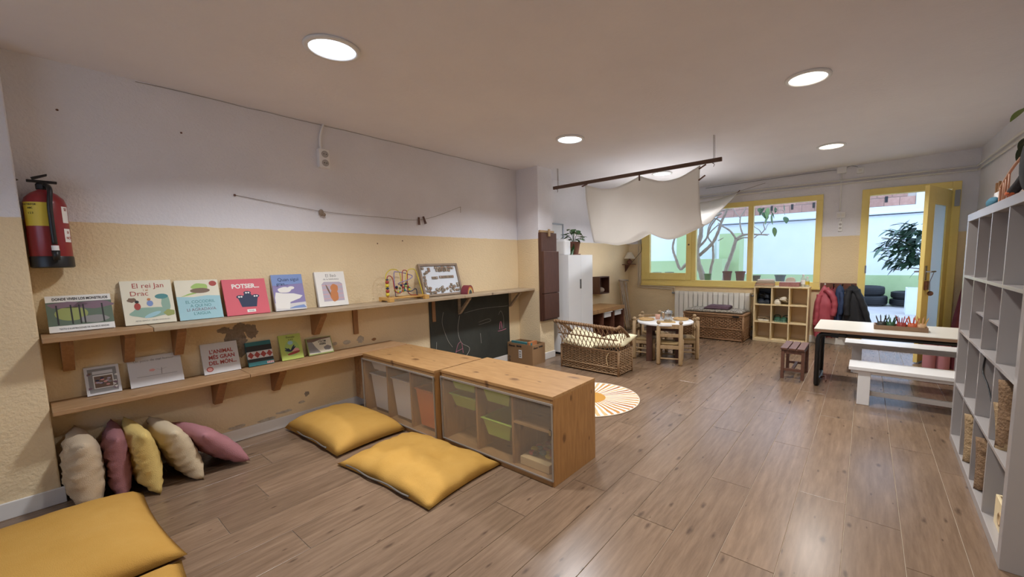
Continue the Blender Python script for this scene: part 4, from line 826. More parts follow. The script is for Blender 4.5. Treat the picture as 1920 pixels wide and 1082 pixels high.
# ------------------------------------------------------------------ white cabinet with things on top
t = thing('white_cupboard', 'tall white two-door cupboard standing beside the column', 'cupboard', (XL+.004, 4.19, 0))
CX, CY, CZ = .50, .575, 1.305
bx('carcass', (0, 0, .03), (CX-.02, CY, CZ), m_white, t, bevel=.002); bx('plinth', (.0, .01, 0), (CX-.05, CY-.01, .03), m_blackm, t)
for i, (a, b) in enumerate(((.001, CY/2-.0007), (CY/2+.0015, CY-.001))):
    d = bx('door', (CX-.019, a, .035), (CX, b, CZ), m_white, t, bevel=.0015)
bx('handle_slot', (CX-.006, CY/2-.026, .86), (CX+.0015, CY/2-.004, .985), m_black, d); bx('handle_edge', (CX-.006, CY/2+.002, .86), (CX+.0012, CY/2+.012, .985), m_alu, d)
t = thing('white_canister', 'white plastic jerrycan on top of the white cupboard', 'canister', (-3.16, 4.235, CZ)); bx('body', (-.095, -.03, 0), (.095, .11, .19), m_whitep, t, bevel=.02); bx('grip', (-.05, .0, .17), (.07, .08, .205), m_whitep, t, bevel=.012); MB().lathe([(.022, .19), (.022, .215), (.001, .215)], 16, (-.06, .04, 0)).build('cap', m_whitep, t, 'auto')
def leaf_mesh(ln, wd, n=5, curl=.15):
    vs = []; fs = []
    for i in range(n+1):
        s = i/n; w_ = wd*math.sin(PI*min(1, s*.92+.06))**.8*(1-.25*s); z = -curl*ln*s*s
        vs += [(-w_/2, ln*s, z+.12*w_), (0, ln*s, z), (w_/2, ln*s, z+.12*w_)]
    for i in range(n):
        a = 3*i; fs += [(a, a+1, a+4, a+3), (a+1, a+2, a+5, a+4)]
    me = bpy.data.meshes.new('leaf'); me.from_pydata(vs, [], fs); me.update(); me.polygons.foreach_set('use_smooth', [True]*len(me.polygons)); return me
def leafobj(me, mat, parent, p, yaw, pitch, sc=1):
    o = link('leaf', me, None, parent); o.location = p; o.rotation_euler = (pitch, 0, yaw); o.scale = (sc, sc, sc); return o
lm1 = leaf_mesh(.07, .06); lm1.materials.append(m_leaf); lm2 = leaf_mesh(.10, .04); lm2.materials.append(m_leafd); lm3 = leaf_mesh(.10, .045); lm3.materials.append(m_leafl)
t = thing('potted_plant', 'leafy green pothos in a brown pot on the white cupboard', 'plant', (-3.13, 4.50, CZ))
MB().lathe([(.055, 0), (.06, .004), (.085, .15), (.09, .15), (.09, .175), (.078, .175), (.07, .14), (.001, .14)], 22).build('pot', m_terra, t, 'auto'); MB().lathe([(.09, 0), (.095, .014), (.001, .008)], 22, (0, 0, -.0)).build('saucer', m_terra, t, True)
for i in range(34):
    a = i*2.4; r = .03+.10*((i*37) % 17)/17; h = .20+.16*((i*23) % 13)/13-.6*max(0, r-.09)
    p = (r*math.cos(a), r*math.sin(a), h); leafobj(lm1, None, t, p, a-PI/2, random.uniform(-.5, .35), random.uniform(.9, 1.35))
    if i % 2 == 0: MB().tube(spline([(0, 0, .14), (.5*p[0], .5*p[1], h*.75+.03), p], 4), .0022, 5).build('stem', m_leaf, t, True)
for i in range(7): leafobj(lm1, None, t, (.05-.02*i*.2, -.09-.004*i, .15-.024*i), -PI/2+random.uniform(-.6, .6), -.9, .8)
t = thing('leaning_frame', 'grey-framed white panel leaning on the wall behind the cupboard', 'frame', (XL+.012, 4.38, CZ)); bx('panel', (0, 0, 0), (.008, .36, .44), m_white, t); 
for a, b in (((0, 0, .43), (.016, .36, .45)), ((0, .35, 0), (.016, .37, .45)), ((0, -.01, 0), (.016, .01, .45))): bx('frame_bar', a, b, m_galv, t)
# brown folding panels hung on the column
t = thing('folding_panel', 'dark brown folding panels hung on the side of the column', 'panel', (-3.155, 3.80, 0))
bx('back_leaf', (.0, -.01, .50), (.045, .295, 1.575), m_brown, t, bevel=.004); bx('front_leaf', (.047, -.015, .84), (.085, .285, 1.35), m_brown, t, bevel=.004); bx('front_leaf', (.047, -.01, .52), (.082, .285, .835), m_brown, t, bevel=.004)
bx('hanging_bar', (.0, -.005, 1.578), (.03, .27, 1.605), m_chairwood, t, bevel=.004); bx('peg', (.045, .12, 1.53), (.065, .15, 1.62), m_chairwood, t, bevel=.004)
# desk, bins, wall box, crate, sticks
t = thing('low_desk', 'low wooden desk beyond the white cupboard along the left wall', 'desk', (XL+.005, 4.80, 0)); dz = .512
bx('desk_top', (0, 0, dz-.02), (.455, .98, dz), m_pine, t, bevel=.003); bx('front_board', (.44, 0, dz-.055), (.46, .98, dz-.02), m_pine, t, bevel=.002)
for y in (.0, .32, .64, .96): bx('upright', (.02, y, 0), (.45, y+.018, dz-.055), m_redbrown, t)
bx('back_panel', (.0, .018, .05), (.015, .96, dz-.055), m_brown, t)
for y, lab in ((.36, 'left white drawer bin under the low desk'), (.68, 'right white drawer bin under the low desk')):
    b_ = tag(MB().box((.10, 0, 0), (.46, .24, .012)).box((.12, .02, -.07), (.44, .22, 0)).build('drawer_bin', m_white_bin, None, bevel=.006, loc=(XL+.005, 4.80+y, .44)), lab, 'bin')
t = thing('wall_box', 'dark woven box mounted on the wall above the low desk', 'box', (XL, 5.56, .68)); 
for a, b in (((0, 0, 0), (.14, .015, .28)), ((0, .285, 0), (.14, .30, .28)), ((0, .015, 0), (.14, .285, .015)), ((0, .015, .265), (.14, .285, .28))): bx('box_side', a, b, m_brown, t)
bx('back_panel', (0, .015, .015), (.01, .285, .265), m_brown, t); MB().ball((.07, .15, .06), .05, 12, 7, (1, 1.4, .9)).build('contents', m_bark, t, True)
t = thing('stick_bundle', 'bundle of tall pale sticks leaning in the corner', 'sticks', (-3.42, 6.42, 0))
for i in range(7):
    y = -.13+.045*i; MB().tube(spline([(.12, y*.8+.02, 0), (.06+.01*math.sin(i*2), y+.012*math.sin(i*3), .45), (0.0+.012*math.cos(i), y*1.1, .88-.01*i)], 5), .013+.003*(i % 2), 7).build('stick', m_bark if i % 2 else m_chairwood, t, True)
MB().tube([(.02, -.16, .875), (.0, .20, .85)], .016, 8).build('cross_stick', m_bark, t, True)
t = thing('wooden_crate', 'small slatted wooden crate on the floor in the far left corner', 'crate', (-3.36, 6.44, 0), .05)
for z in (.0, .055, .11):
    for a, b in (((0, 0, z), (.20, .012, z+.042)), ((0, .22, z), (.20, .232, z+.042)), ((.19, .012, z), (.20, .22, z+.042)), ((0, .012, z), (.01, .22, z+.042))): bx('slat', a, b, m_chairwood, t)

# ------------------------------------------------------------------ hanging canopy cloth
t = thing('canopy_rod', 'dark wooden rod hung from the ceiling on strings, carrying the cloth', 'rod', (0, 4.09, 0))
MB().box((-3.14, -.012, -.018), (-1.13, .012, .018)).xform(Matrix.Translation((-2.135, 0, 2.15)) @ Matrix.Rotation(-.017, 4, 'Y') @ Matrix.Translation((2.135, 0, 0))).build('rod', m_rod, t)
zr = lambda x: 2.15+.017*(x+2.135)
for x, zt in ((-3.072, 2.36), (-1.205, 2.40)):
    MB().tube([(x, 0, zr(x)-.03), (x-.006, 0, zt+.004)], .0025, 5).tube([(x+.012, 0, zr(x)-.02), (x+.006, 0, zt)], .0022, 5).build('string', m_rod, t); MB().tube([(x-.01, -.015, zr(x)-.022), (x+.012, -.015, zr(x)-.04), (x+.004, -.015, zr(x)-.06)], .003, 5).build('knot', m_rod, t)
t = thing('canopy_cloth', 'sheer cream cloth draped from the rod back to the window wall', 'cloth', (0, 0, 0))
nu, nv = 60, 56; vs = []; fs = []
for j in range(nv+1):
    v = j/nv
    for i in range(nu+1):
        u = i/nu
        # pegged at u=0, .52, 1 -> scallops
        k = u/.52 if u < .52 else (u-.52)/.48; sc = math.sin(PI*k); scal = (.085 if u < .52 else .095)*sc
        xf = -2.66+1.33*u; ztop = zr(xf)-.03-scal
        zb = 1.425-.04*max(0, 1-abs(u-.24)/.3)+.085*abs(math.cos(PI*k))**3*(1 if .2 < u < .8 else .2)+.13*max(0, (u-.72)/.28)**1.3       # belly height
        if v < .36:
            s = v/.36; y = 4.085+.26*s**1.6; z = ztop+(zb+.02-ztop)*(s**1.05); x = xf-.06*s
            x += .012*math.sin(u*22+s*2)*s*(1-s)*2
        else:
            s = (v-.36)/.64; y = 4.345+2.41*s; x0 = xf-.06; x1 = -2.80+1.19*u
            zf = 2.13+.10*abs(2*u-1)**2 if u > .5 else 2.13+.08*abs(2*u-1)**2
            sag = zb+.02-.035*math.sin(PI*min(1, s*3))*(s < .333)
            z = sag+(zf-zb-.02)*(s**1.15); x = x0+(x1-x0)*s
        z += .006*noise.noise(Vector((u*9, v*6, 2)))
        vs.append((x, y+.018*math.sin(u*19+v*3)*(1-v)*min(1, v*6), z))
for j in range(nv):
    for i in range(nu): a = j*(nu+1)+i; fs.append((a, a+1, a+nu+2, a+nu+1))
o = MB().add(vs, fs).build('sheet', m_cloth, t, True)
so = o.modifiers.new('thick', 'SOLIDIFY'); so.thickness = .002
edge = [vs[j*(nu+1)+nu] for j in range(nv+1)]; MB().tube(edge, .0035, 5).build('hem', m_cloth, t, True); edge = [vs[j*(nu+1)] for j in range(nv+1)]; MB().tube(edge, .0035, 5).build('hem', m_cloth, t, True)
edge = [Vector(vs[i])+Vector((0, -.002, 0)) for i in range(nu+1)]; MB().tube(edge, .003, 5).build('hem', m_cloth, t, True)
for (x, y, z, rot, lab) in ((-2.66, 4.075, zr(-2.66)-.03, (0, 1.3, 0), 'peg clipping the left corner of the cloth to the rod'), (-1.97, 4.075, zr(-1.97)-.035, (0, 0, 0), 'peg holding the middle of the cloth under the rod'), (-1.30, 4.08, zr(-1.3)-.04, (0, 1.1, 0), 'upper peg at the right corner of the hanging cloth'), (-1.31, 4.10, zr(-1.3)-.14, (0, 1.0, 0), 'lower peg on the right edge of the hanging cloth'), (-1.61, 6.75, 2.235, (0, .8, 0), 'peg tying the far corner of the cloth near the window top')): peg((x, y, z), rot, lab, m_stool)
tag(MB().tube([(-1.60, 6.76, 2.245), (-1.25, YF-.005, 2.33)], .0022, 5).build('tie_cord', m_rod, None), 'thin cord tying the far cloth corner to the wall above the window', 'cord')

# ------------------------------------------------------------------ cubby shelf with shoes
t = thing('cubby_shelf', 'pale wooden nine-cube shoe shelf under the window', 'shelf', (-1.30, 6.52, 0))
CW, CD, CH, th = .695, .285, .808, .018
for x in (0, CW-th): bx('side_panel', (x, 0, 0), (x+th, CD, CH-th), m_birch, t, bevel=.002)
bx('top_panel', (0, 0, CH-th), (CW, CD, CH), m_birch, t, bevel=.002); bx('bottom_panel', (th, 0, .0), (CW-th, CD, .035), m_birch, t, bevel=.002); bx('back_panel', (th, CD-.006, .035), (CW-th, CD, CH-th), m_birchback, t)
cx = (CW-2*th-2*.015)/3; cz = (CH-th-.035-2*.015)/3; X = [th+i*(cx+.015) for i in range(3)]; Z = [.035+i*(cz+.015) for i in range(3)]
for i in (1, 2): bx('divider', (X[i]-.015, .002, .035), (X[i], CD-.006, CH-th), m_birch, t, bevel=.001)
for i in range(3):
    for k in (1, 2): bx('cube_shelf', (X[i], .002, Z[k]-.015), (X[i]+cx, CD-.006, Z[k]), m_birch, t, bevel=.001)
bx('dark_lining', (X[0], CD-.012, Z[2]), (X[0]+cx, CD-.007, Z[2]+cz), m_black, t)
def shoe(kind, label, mat, mat2, loc, rz, ln=.20, group=None, tilt=0):
    t = thing('clog' if kind == 'clog' else ('sandal' if kind == 'sandal' else 'shoe'), label, 'shoe', loc, rz, group); t.rotation_euler = (tilt, 0, rz)
    out = [(.034, -.5), (.04, -.3), (.033, 0), (.046, .28), (.04, .44), (.018, .5)]
    pts = [(x, y*ln) for x, y in out]+[(-x, y*ln) for x, y in out[::-1]]
    MB().prism(pts, 0, .02, 'z').build('sole', mat2, t, bevel=.004)
    if kind == 'sandal':
        for y in (.22, -.05): MB().tube([(.04, y*ln, .02), (.03, y*ln, .05), (-.03, y*ln, .05), (-.04, y*ln, .02)], .007, 6).build('strap', mat, t, True)
        return t
    vs = []; n = 11; rows = [(-.5, .034, .055, 0), (-.42, .038, .06, 0), (-.25, .038, .055, 0), (-.02, .036, .055, 0), (.02, .037, .07, 1), (.15, .043, .072, 1), (.3, .045, .06, 1), (.42, .038, .042, 1), (.5, .012, .025, 1)]
    for y, w_, h_, cl in rows:
        for i in range(n):
            a = PI*i/(n-1); 
            if cl: x = w_*math.cos(a); z = .018+(h_-.018)*math.sin(a)**.7
            else: x = w_*math.copysign(abs(math.cos(a))**.25, math.cos(a)); z = .018+(h_-.018)*min(1, math.sin(a)*2.2) if abs(math.cos(a)) > .55 else .022; x = x if abs(math.cos(a)) > .55 else w_*.9*math.cos(a)
            vs.append((x, y*ln, z))
    fs = [(r*n+i, r*n+i+1, (r+1)*n+i+1, (r+1)*n+i) for r in range(len(rows)-1) for i in range(n-1)]
    fs.append(tuple(range(n)))
    o = MB().add(vs, fs).build('upper', mat, t, True); so = o.modifiers.new('thick', 'SOLIDIFY'); so.thickness = .005
    MB().tube(spline([(.038, -.05*ln, .05), (.034, -.35*ln, .075), (0, -.52*ln, .08), (-.034, -.35*ln, .075), (-.038, -.05*ln, .05)], 5), .006, 6).build('heel_strap', mat, t, True)
    return t
m_wc = M('white_foam', 'd9d2c2', .6); m_gc = M('green_foam', '2f5a46', .55); m_gl = M('green_lining', '6d8f80', .7); m_dk = M('dark_shoe', '1e2733', .6); m_tan = M('tan_leather', '8f7a60', .6)
bx_, by_ = -1.30, 6.52
shoe('clog', 'white clog lying at the left in the middle top cube', m_wc, m_wc, (bx_+X[1]+.055, by_+.13, Z[2]+.002), PI+.1, .19, 'white clogs'); shoe('clog', 'white clog tilted on its side at the right in the middle top cube', m_wc, m_wc, (bx_+X[1]+.15, by_+.12, Z[2]+.035), PI-.5, .19, 'white clogs', tilt=.35)
shoe('clog', 'dark green clog at the left in the centre cube', m_gc, m_gl, (bx_+X[1]+.06, by_+.13, Z[1]+.002), PI+.15, .19, 'green clogs'); shoe('clog', 'dark green clog at the right in the centre cube', m_gc, m_gl, (bx_+X[1]+.155, by_+.115, Z[1]+.002), PI-.25, .19, 'green clogs')
shoe('sandal', 'flat tan sandal at the left of the middle left cube', m_tan, m_wc, (bx_+X[0]+.06, by_+.12, Z[1]+.002), PI+.3, .17, 'tan sandals'); shoe('sandal', 'flat tan sandal at the right of the middle left cube', m_tan, m_wc, (bx_+X[0]+.155, by_+.12, Z[1]+.002), PI-.2, .17, 'tan sandals')
shoe('shoe', 'dark navy shoe at the left of the top left cube', m_dk, m_dk, (bx_+X[0]+.06, by_+.13, Z[2]+.002), PI+.2, .20, 'navy shoes'); shoe('shoe', 'dark navy shoe at the right of the top left cube', m_dk, m_dk, (bx_+X[0]+.155, by_+.13, Z[2]+.002), PI-.1, .20, 'navy shoes'); shoe('shoe', 'dark navy shoe piled on the pair in the top left cube', m_dk, m_dk, (bx_+X[0]+.11, by_+.14, Z[2]+.085), PI+.9, .19, 'navy shoes')
# on the cubby
t = thing('folded_cloths', 'stack of folded beige and pink cloths on the shoe shelf', 'cloth stack', (-1.18, 6.64, CH), .1)
for i, c in enumerate(('b9a58e', 'c99f86', 'b8a692', 'c8b8a6', 'cfc4b8')): MB().add(*cushion_mesh(.27-.01*i, .20, .017, 60+i, .006, .02, 18, 12, .6, 8)).build('fold', M('cl_'+c, c, .95, bump=.3), t, True, loc=(.004*i, .003*i, .018*i))
t = thing('pink_box', 'flat mottled pink box on the shoe shelf', 'box', (-.86, 6.68, CH)); bx('box_body', (-.125, -.08, 0), (.125, .08, .06), M('pink_marbled', '8f5a5a', .6, 'a87a74', 30), t, bevel=.003)
t = thing('paper_napkins', 'fan of white paper napkins standing on the pink box', 'napkins', (-.85, 6.68, CH+.06)); MB().prism([(-.065, 0), (.055, 0), (.058, .03), (.04, .065), (.0, .072), (-.045, .06), (-.066, .03)], -.03, .03, 'y').build('napkin_fan', M('paper_napkin', 'cfc6b8', .9, bump=.3), t, bevel=.004); bx('napkin_tray', (-.07, -.04, -.0), (.07, .04, .006), m_white, t)
m_clear = M('clear_plastic', 'dfe3df', .15, alpha_trans=.55); m_liq = M('soap_label', 'd3b93f', .5)
for lab, x, h, r in (('taller clear pump bottle on the shoe shelf', -.695, .15, .03), ('shorter clear bottle with yellow label on the shoe shelf', -.645, .12, .026)):
    t = thing('soap_bottle', lab, 'bottle', (x, 6.66, CH)); MB().lathe([(r*.95, 0), (r, .006), (r, h*.8), (r*.5, h*.9), (r*.42, h)], 18).build('bottle_body', m_clear, t, True); MB().lathe([(r*.5, h), (r*.5, h+.025), (.001, h+.027)], 14).build('cap', m_whitep, t, 'auto'); MB().lathe([(r*1.01, h*.25), (r*1.01, h*.65)], 18, cap=False).build('bottle_label', m_liq if x > -.68 else m_whitep, t, True)

# ------------------------------------------------------------------ coats on rail
t = thing('coat_rail', 'dark reddish coat rail board left of the door', 'coat rail', (-.50, YF, .755)); bx('rail_board', (0, -.02, 0), (.41, 0, .105), m_redbrown, t, bevel=.003)
for i in range(4): MB().tube(spline([(.06+.10*i, -.02, .06), (.06+.10*i, -.07, .05), (.06+.10*i, -.085, .085)], 4), .006, 6).ball((.06+.10*i, -.085, .09), .010, 8, 5).build('coat_hook', m_whitep if i == 0 else m_black, t, True)
def coat(name, label, mat, x, y, ztop, prof, dp, seed, sleeves=()):
    # prof: (s, left, right) outline from hook to hem; a draped garment hanging from one hook
    t = thing(name, label, 'jacket', (x, y, 0), 0, 'jackets hanging on the coat rail'); zbot = prof[-1][0]
    n = 44; rows = 26; vs = []
    for r in range(rows+1):
        z = ztop+(zbot-ztop)*r/rows; s = r/rows
        for a_, b_ in zip(prof, prof[1:]):
            if a_[0] >= z >= b_[0]-1e-6:
                f = (a_[0]-z)/max(1e-6, a_[0]-b_[0]); l = a_[1]+(b_[1]-a_[1])*f; rr_ = a_[2]+(b_[2]-a_[2])*f; break
        cx_ = (l+rr_)/2; wx = max(.012, (rr_-l)/2); wy = dp*(.25+.75*min(1, s*3))
        for i in range(n):
            a = 2*PI*i/n; f1 = math.sin(a*6+seed+s*1.6)*.5+math.sin(a*9+seed*2-s)*.35
            k = 1+(.05+.16*s)*f1+.14*noise.noise(Vector((math.cos(a)*1.8, math.sin(a)*1.8+seed, s*4)))
            vs.append((cx_+wx*math.cos(a)*(1+.05*f1*s), wy*math.sin(a)*k, z+.012*f1*s))
    fs = [(r*n+i, r*n+(i+1) % n, (r+1)*n+(i+1) % n, (r+1)*n+i) for r in range(rows) for i in range(n)]; fs.append(tuple(range(n)))
    MB().add(vs, fs).build('body', mat, t, True)
    for pts, r0, r1 in sleeves:
        sp_ = spline(pts, 6); m_ = len(sp_); MB().tube(sp_, [(r0+(r1-r0)*i/(m_-1))*(1+.10*math.sin(i*1.7+seed)) for i in range(m_)], 14, flat=.8).build('sleeve', mat, t, True)
    MB().tube([(0, .0, ztop-.02), (0, .0, ztop+.02)], .012, 8).build('hanger_loop', mat, t, True)
    return t
m_pinkc = M('pink_raincoat', 'b3525f', .45, 'a34753', 5, bump=.4, bscale=14); m_bluec = M('blue_jacket', '2f4468', .7, '263756', 6, bump=.4, bscale=18); m_blkc = M('black_coat', '1b1c21', .75, '24262c', 6, bump=.5, bscale=18); m_orc = M('orange_lining', 'c9602a', .5); m_dred = M('dark_red_cloth', '8a3b42', .7, bump=.3, bscale=20)
coat('pink_raincoat', 'pink raincoat, leftmost on the coat rail', m_pinkc, -.44, 6.69, .815, ((.815, -.02, .02), (.76, -.045, .05), (.60, -.11, .12), (.40, -.125, .13), (.22, -.115, .10), (.12, -.10, -.02)), .075, 1, (([(.02, -.02, .78), (.10, -.045, .69), (.13, -.055, .56), (.115, -.06, .42)], .05, .040), ([(-.05, -.03, .70), (-.07, -.06, .56), (-.07, -.065, .40), (-.09, -.06, .28)], .045, .035)))
coat('blue_jacket', 'blue jacket hanging between the pink and black coats', m_bluec, -.265, 6.715, .825, ((.825, -.025, .025), (.77, -.05, .05), (.60, -.055, .06), (.33, -.06, .06)), .065, 3, (([(.02, -.05, .74), (.035, -.085, .6), (.02, -.085, .44)], .04, .03),))
coat('red_garment', 'dark red garment half hidden behind the pink raincoat', m_dred, -.345, 6.77, .80, ((.80, -.02, .02), (.7, -.05, .05), (.10, -.06, .05)), .03, 5)
coat('black_coat', 'bulky black coat, rightmost on the coat rail', m_blkc, -.12, 6.685, .83, ((.83, -.045, .04), (.77, -.08, .075), (.60, -.10, .12), (.45, -.11, .16), (.31, -.12, .20)), .085, 7, (([(.03, -.02, .78), (.10, -.05, .62), (.15, -.055, .46), (.19, -.05, .30)], .055, .04), ([(-.04, -.03, .78), (-.06, -.07, .62), (-.05, -.07, .44)], .055, .045)))
t = thing('orange_garment', 'orange garment showing below the black coat', 'jacket', (-.10, 6.67, 0)); MB().lathe([(.115, 0), (.11, .1), (.07, .2)], 22).xform(Matrix.Translation((0, .03, .24)) @ Matrix.Diagonal((1, .55, 1, 1))).build('hem', m_orc, t, True)

# ------------------------------------------------------------------ long table, benches, stool
t = thing('activity_table', 'long white-topped table on black tubular legs', 'table', (-.36, 4.47, 0)); tl, td, tz = 1.31, .66, .565
bx('table_top', (0, 0, tz-.006), (tl, td, tz), M('white_laminate', 'dcdad2', .3), t); bx('top_core', (.001, .001, tz-.032), (tl-.001, td-.001, tz-.006), M('table_edge_wood', '8d6f58', .5, '7a5d48', 9, (1, 6, 6)), t)
for x in (.03, tl-.06):
    y0_, y1_ = .05, td-.05
    MB().tube(spline([(x+.22, y0_, tz-.055), (x+.06, y0_, tz-.055), (x+.012, y0_, tz-.075), (x, y0_, tz-.12)], 4)+[Vector((x, y0_, .02)), Vector((x+.002, y0_+.012, .016)), Vector((x+.002, y1_-.012, .016)), Vector((x, y1_, .02)), Vector((x, y1_, tz-.12))]+spline([(x, y1_, tz-.12), (x+.012, y1_, tz-.075), (x+.06, y1_, tz-.055), (x+.22, y1_, tz-.055)], 4), .021, 10).build('leg_loop', m_black, t, True)
for y in (.05, td-.05): MB().tube([(.10, y, tz-.055), (tl-.08, y, tz-.055)], .016, 8).build('under_rail', m_black, t, True); bx('clamp', (.13, y-.022, tz-.08), (.19, y+.022, tz-.032), m_blackm, t, bevel=.003)
MB().tube(spline([(.05, .33, .02), (.09, .28, .05), (.10, .2, .02)], 4), .008, 6).build('loose_strap', m_stool, t, True)
def bench(label, x, y, ln, z):
    t = thing('white_bench', label, 'bench', (x, y, 0), 0, 'low white benches at the long table')
    bx('seat', (0, 0, z-.03), (ln, .265, z), m_white, t, bevel=.003); bx('seat_apron', (.03, .03, z-.06), (ln-.03, .05, z-.03), m_white, t)
    for lx in (.065, ln-.15): bx('leg', (lx, .02, 0), (lx+.085, .245, z-.03), m_white, t, bevel=.004)
    bx('stretcher', (.15, .12, .06), (ln-.15, .15, .10), m_white, t, bevel=.003); return t
b0 = bench('low white bench on the near side of the long table', -.075, 4.12, 1.03, .322); dup(b0, (-.142, 5.24, 0), 0, 'low white bench behind the long table towards the door')
t = thing('slatted_stool', 'small brown slatted wooden stool at the left end of the table', 'stool', (-.655, 4.61, 0)); sw, sd, sh = .215, .42, .318
for i in range(3): bx('seat_slat', (.0+i*.074, 0, sh-.018), (.064+i*.074, sd, sh), m_stool, t, bevel=.002)
for x in (.006, sw-.03):
    for y in (.015, sd-.05): bx('leg', (x, y, 0), (x+.03, y+.035, sh-.018), m_stool, t, bevel=.002)
for y in (.022, sd-.042): bx('rail', (.036, y, sh-.06), (sw-.03, y+.02, sh-.019), m_stool, t); bx('rail', (.036, y, .08), (sw-.03, y+.018, .105), m_stool, t)
bx('rail', (sw/2-.012, .04, .082), (sw/2+.012, sd-.042, .104), m_stool, t)
for x in (.012, sw-.024): bx('rail', (x, .05, sh-.055), (x+.016, sd-.05, sh-.019), m_stool, t)
# tray with pencil holders
t = thing('pencil_tray', 'shallow wooden tray of pencil pots on the long table', 'tray', (.085, 4.68, tz)); m_tray = M('tray_wood', '8f7258', .55, '7a5f48', 8, (1, 5, 5))
bx('tray_base', (0, 0, 0), (.37, .17, .008), m_tray, t)
for a, b in (((0, 0, .008), (.37, .01, .04)), ((0, .16, .008), (.37, .17, .04)), ((0, .01, .008), (.01, .16, .04)), ((.36, .01, .008), (.37, .16, .04))): bx('tray_side', a, b, m_tray, t)
for q, (px, cc, nm) in enumerate(((.055, ('2b2f2c', '3b3a3a', '1e1f20'), 'black'), (.12, ('2f5a3c', '4f7a3f', '25463a'), 'green'), (.195, ('a03a34', 'c2503e', '8a2f35'), 'red'), (.27, ('d06a45', 'd98a52', 'c95a4e'), 'orange'), (.33, ('d9b58c', 'd0a070', 'c9a25a'), 'tan'))):
    base = (.085+px, 4.765, tz+.008); tag(MB().lathe([(.027, 0), (.031, .005), (.033, .055), (.030, .055), (.028, .008), (.001, .008)], 18).build('pencil_pot', M('pot_'+nm, cc[0], .5), None, True, loc=base), 'small round pot of '+nm+' pencils in the wooden tray', 'pot', 'pencil pots')
    for i in range(7):
        a = 2*PI*i/7+q; ln_ = .105+.02*((i*3) % 4)/3; tip = Vector((math.cos(a)*.05, math.sin(a)*.04, ln_)); p0 = Vector((math.cos(a)*.012, math.sin(a)*.012, .012))
        m_p = M('pencil_'+cc[i % 3], cc[i % 3], .4); tag(MB().tube([p0, p0+(tip-p0)*.85, tip], [.0042, .0042, .0006], 6).build('pencil', m_p, None, False, loc=base), 'pencil standing in the pot of '+nm+' pencils', 'pencil', nm+' pencils in the tray')

# ------------------------------------------------------------------ rolled mats and red parasol by the door
m_mat = M('pink_foam', 'b87d84', .7, bump=.2, bscale=30); m_rd = M('dark_red_canvas', '86404a', .8, '74343d', 9)
for i, (x, y, r, h) in enumerate(((.60, 5.95, .055, .42), (.71, 5.97, .06, .44), (.83, 6.02, .06, .40))):
    t = thing('rolled_mat', ('left', 'middle', 'right')[i]+' pink rolled mat standing behind the far bench', 'mat', (x, y, 0), 0, 'pink rolled mats'); mb = MB()
    pts = [((r-.03*k/40)*math.cos(k*.5), (r-.03*k/40)*math.sin(k*.5)) for k in range(40)]; MB().lathe([(r, 0), (r, h), (r-.008, h), (r-.008, h-.02), (.001, h-.02)], 22).build('roll', m_mat if i < 2 else m_rd, t, 'auto'); MB().tube([(.6*p[0], .6*p[1], h-.018) for p in pts], .004, 4).build('spiral_edge', m_rd, t)
t = thing('closed_parasol', 'dark red closed parasol leaning in the corner right of the door', 'parasol', (.90, 6.55, 0)); t.rotation_euler = (-.12, .06, 0)
n = 16; prof = [(.075, .10), (.085, .2), (.07, .5), (.045, .8), (.02, 1.0), (.008, 1.05)]; vs = [(r*(1+.18*math.cos(j*PI))*math.cos(2*PI*j/n), r*(1+.18*math.cos(j*PI))*math.sin(2*PI*j/n), z) for r, z in prof for j in range(n)]
MB().add(vs, [(i*n+j, i*n+(j+1) % n, (i+1)*n+(j+1) % n, (i+1)*n+j) for i in range(len(prof)-1) for j in range(n)]).build('folded_canopy', m_rd, t, 'auto'); MB().tube([(0, 0, 0), (0, 0, 1.1)], .014, 8).build('pole', m_rd, t, True)

# ------------------------------------------------------------------ white bookcase on the right
bc_a = math.atan2(-.030, 1.45)
t = thing('white_bookcase', 'large white cube bookcase along the right wall', 'bookcase', (.474, 2.232, 0), bc_a); BK = t
BD, BL, BH = .39, 1.47, 1.49; fo = .045; fi = .016
m_bk = M('bookcase_white', 'a39e9c', .25)
bx('top_panel', (0, 0, BH-fo), (BD, BL, BH), m_bk, t, bevel=.002); bx('bottom_panel', (0, fo, .0), (BD, BL-fo, fo), m_bk, t, bevel=.002)
for y in (0, BL-fo): bx('side_panel', (0, y, 0), (BD, y+fo, BH-fo), m_bk, t, bevel=.002)
cl = (BL-2*fo-3*fi)/4; cvh = (BH-2*fo-3*fi)/4; YY = [fo+i*(cl+fi) for i in range(4)]; ZZ = [fo+i*(cvh+fi) for i in range(4)]
for k in (1, 2, 3): bx('shelf_board', (.001, fo, ZZ[k]-fi), (BD, BL-fo, ZZ[k]), m_bk, t, bevel=.001)
for k in range(4):
    for i in (1, 2, 3): bx('divider', (.002, YY[i]-fi, ZZ[k]), (BD, YY[i], ZZ[k]+cvh-.0005), m_bk, t)
bm_ = Matrix.Translation((.474, 2.232, 0)) @ Matrix.Rotation(bc_a, 4, 'Z')
def inb(i, k, x=.02, y=0, z=0): return bm_ @ Vector((x, YY[i]+y, ZZ[k]+z))
for i in (1, 2):
    bx('cube_insert', (.02, YY[i], ZZ[2]+.15), (BD-.02, YY[i]+cl, ZZ[2]+.158), m_bk, t)
    p_ = thing('paper_stack', 'small stack of papers on the half shelf in the '+('third' if i == 1 else 'second')+' bookcase column', 'papers', inb(i, 2, .05, .05, .158), bc_a)
    for q in range(5): bx('sheet', (random.uniform(0, .02), random.uniform(0, .03), q*.008), (.25+random.uniform(-.02, .02), .20, q*.008+.006), random.choice((m_whitep, ink['cream'], ink['peach'])), p_)
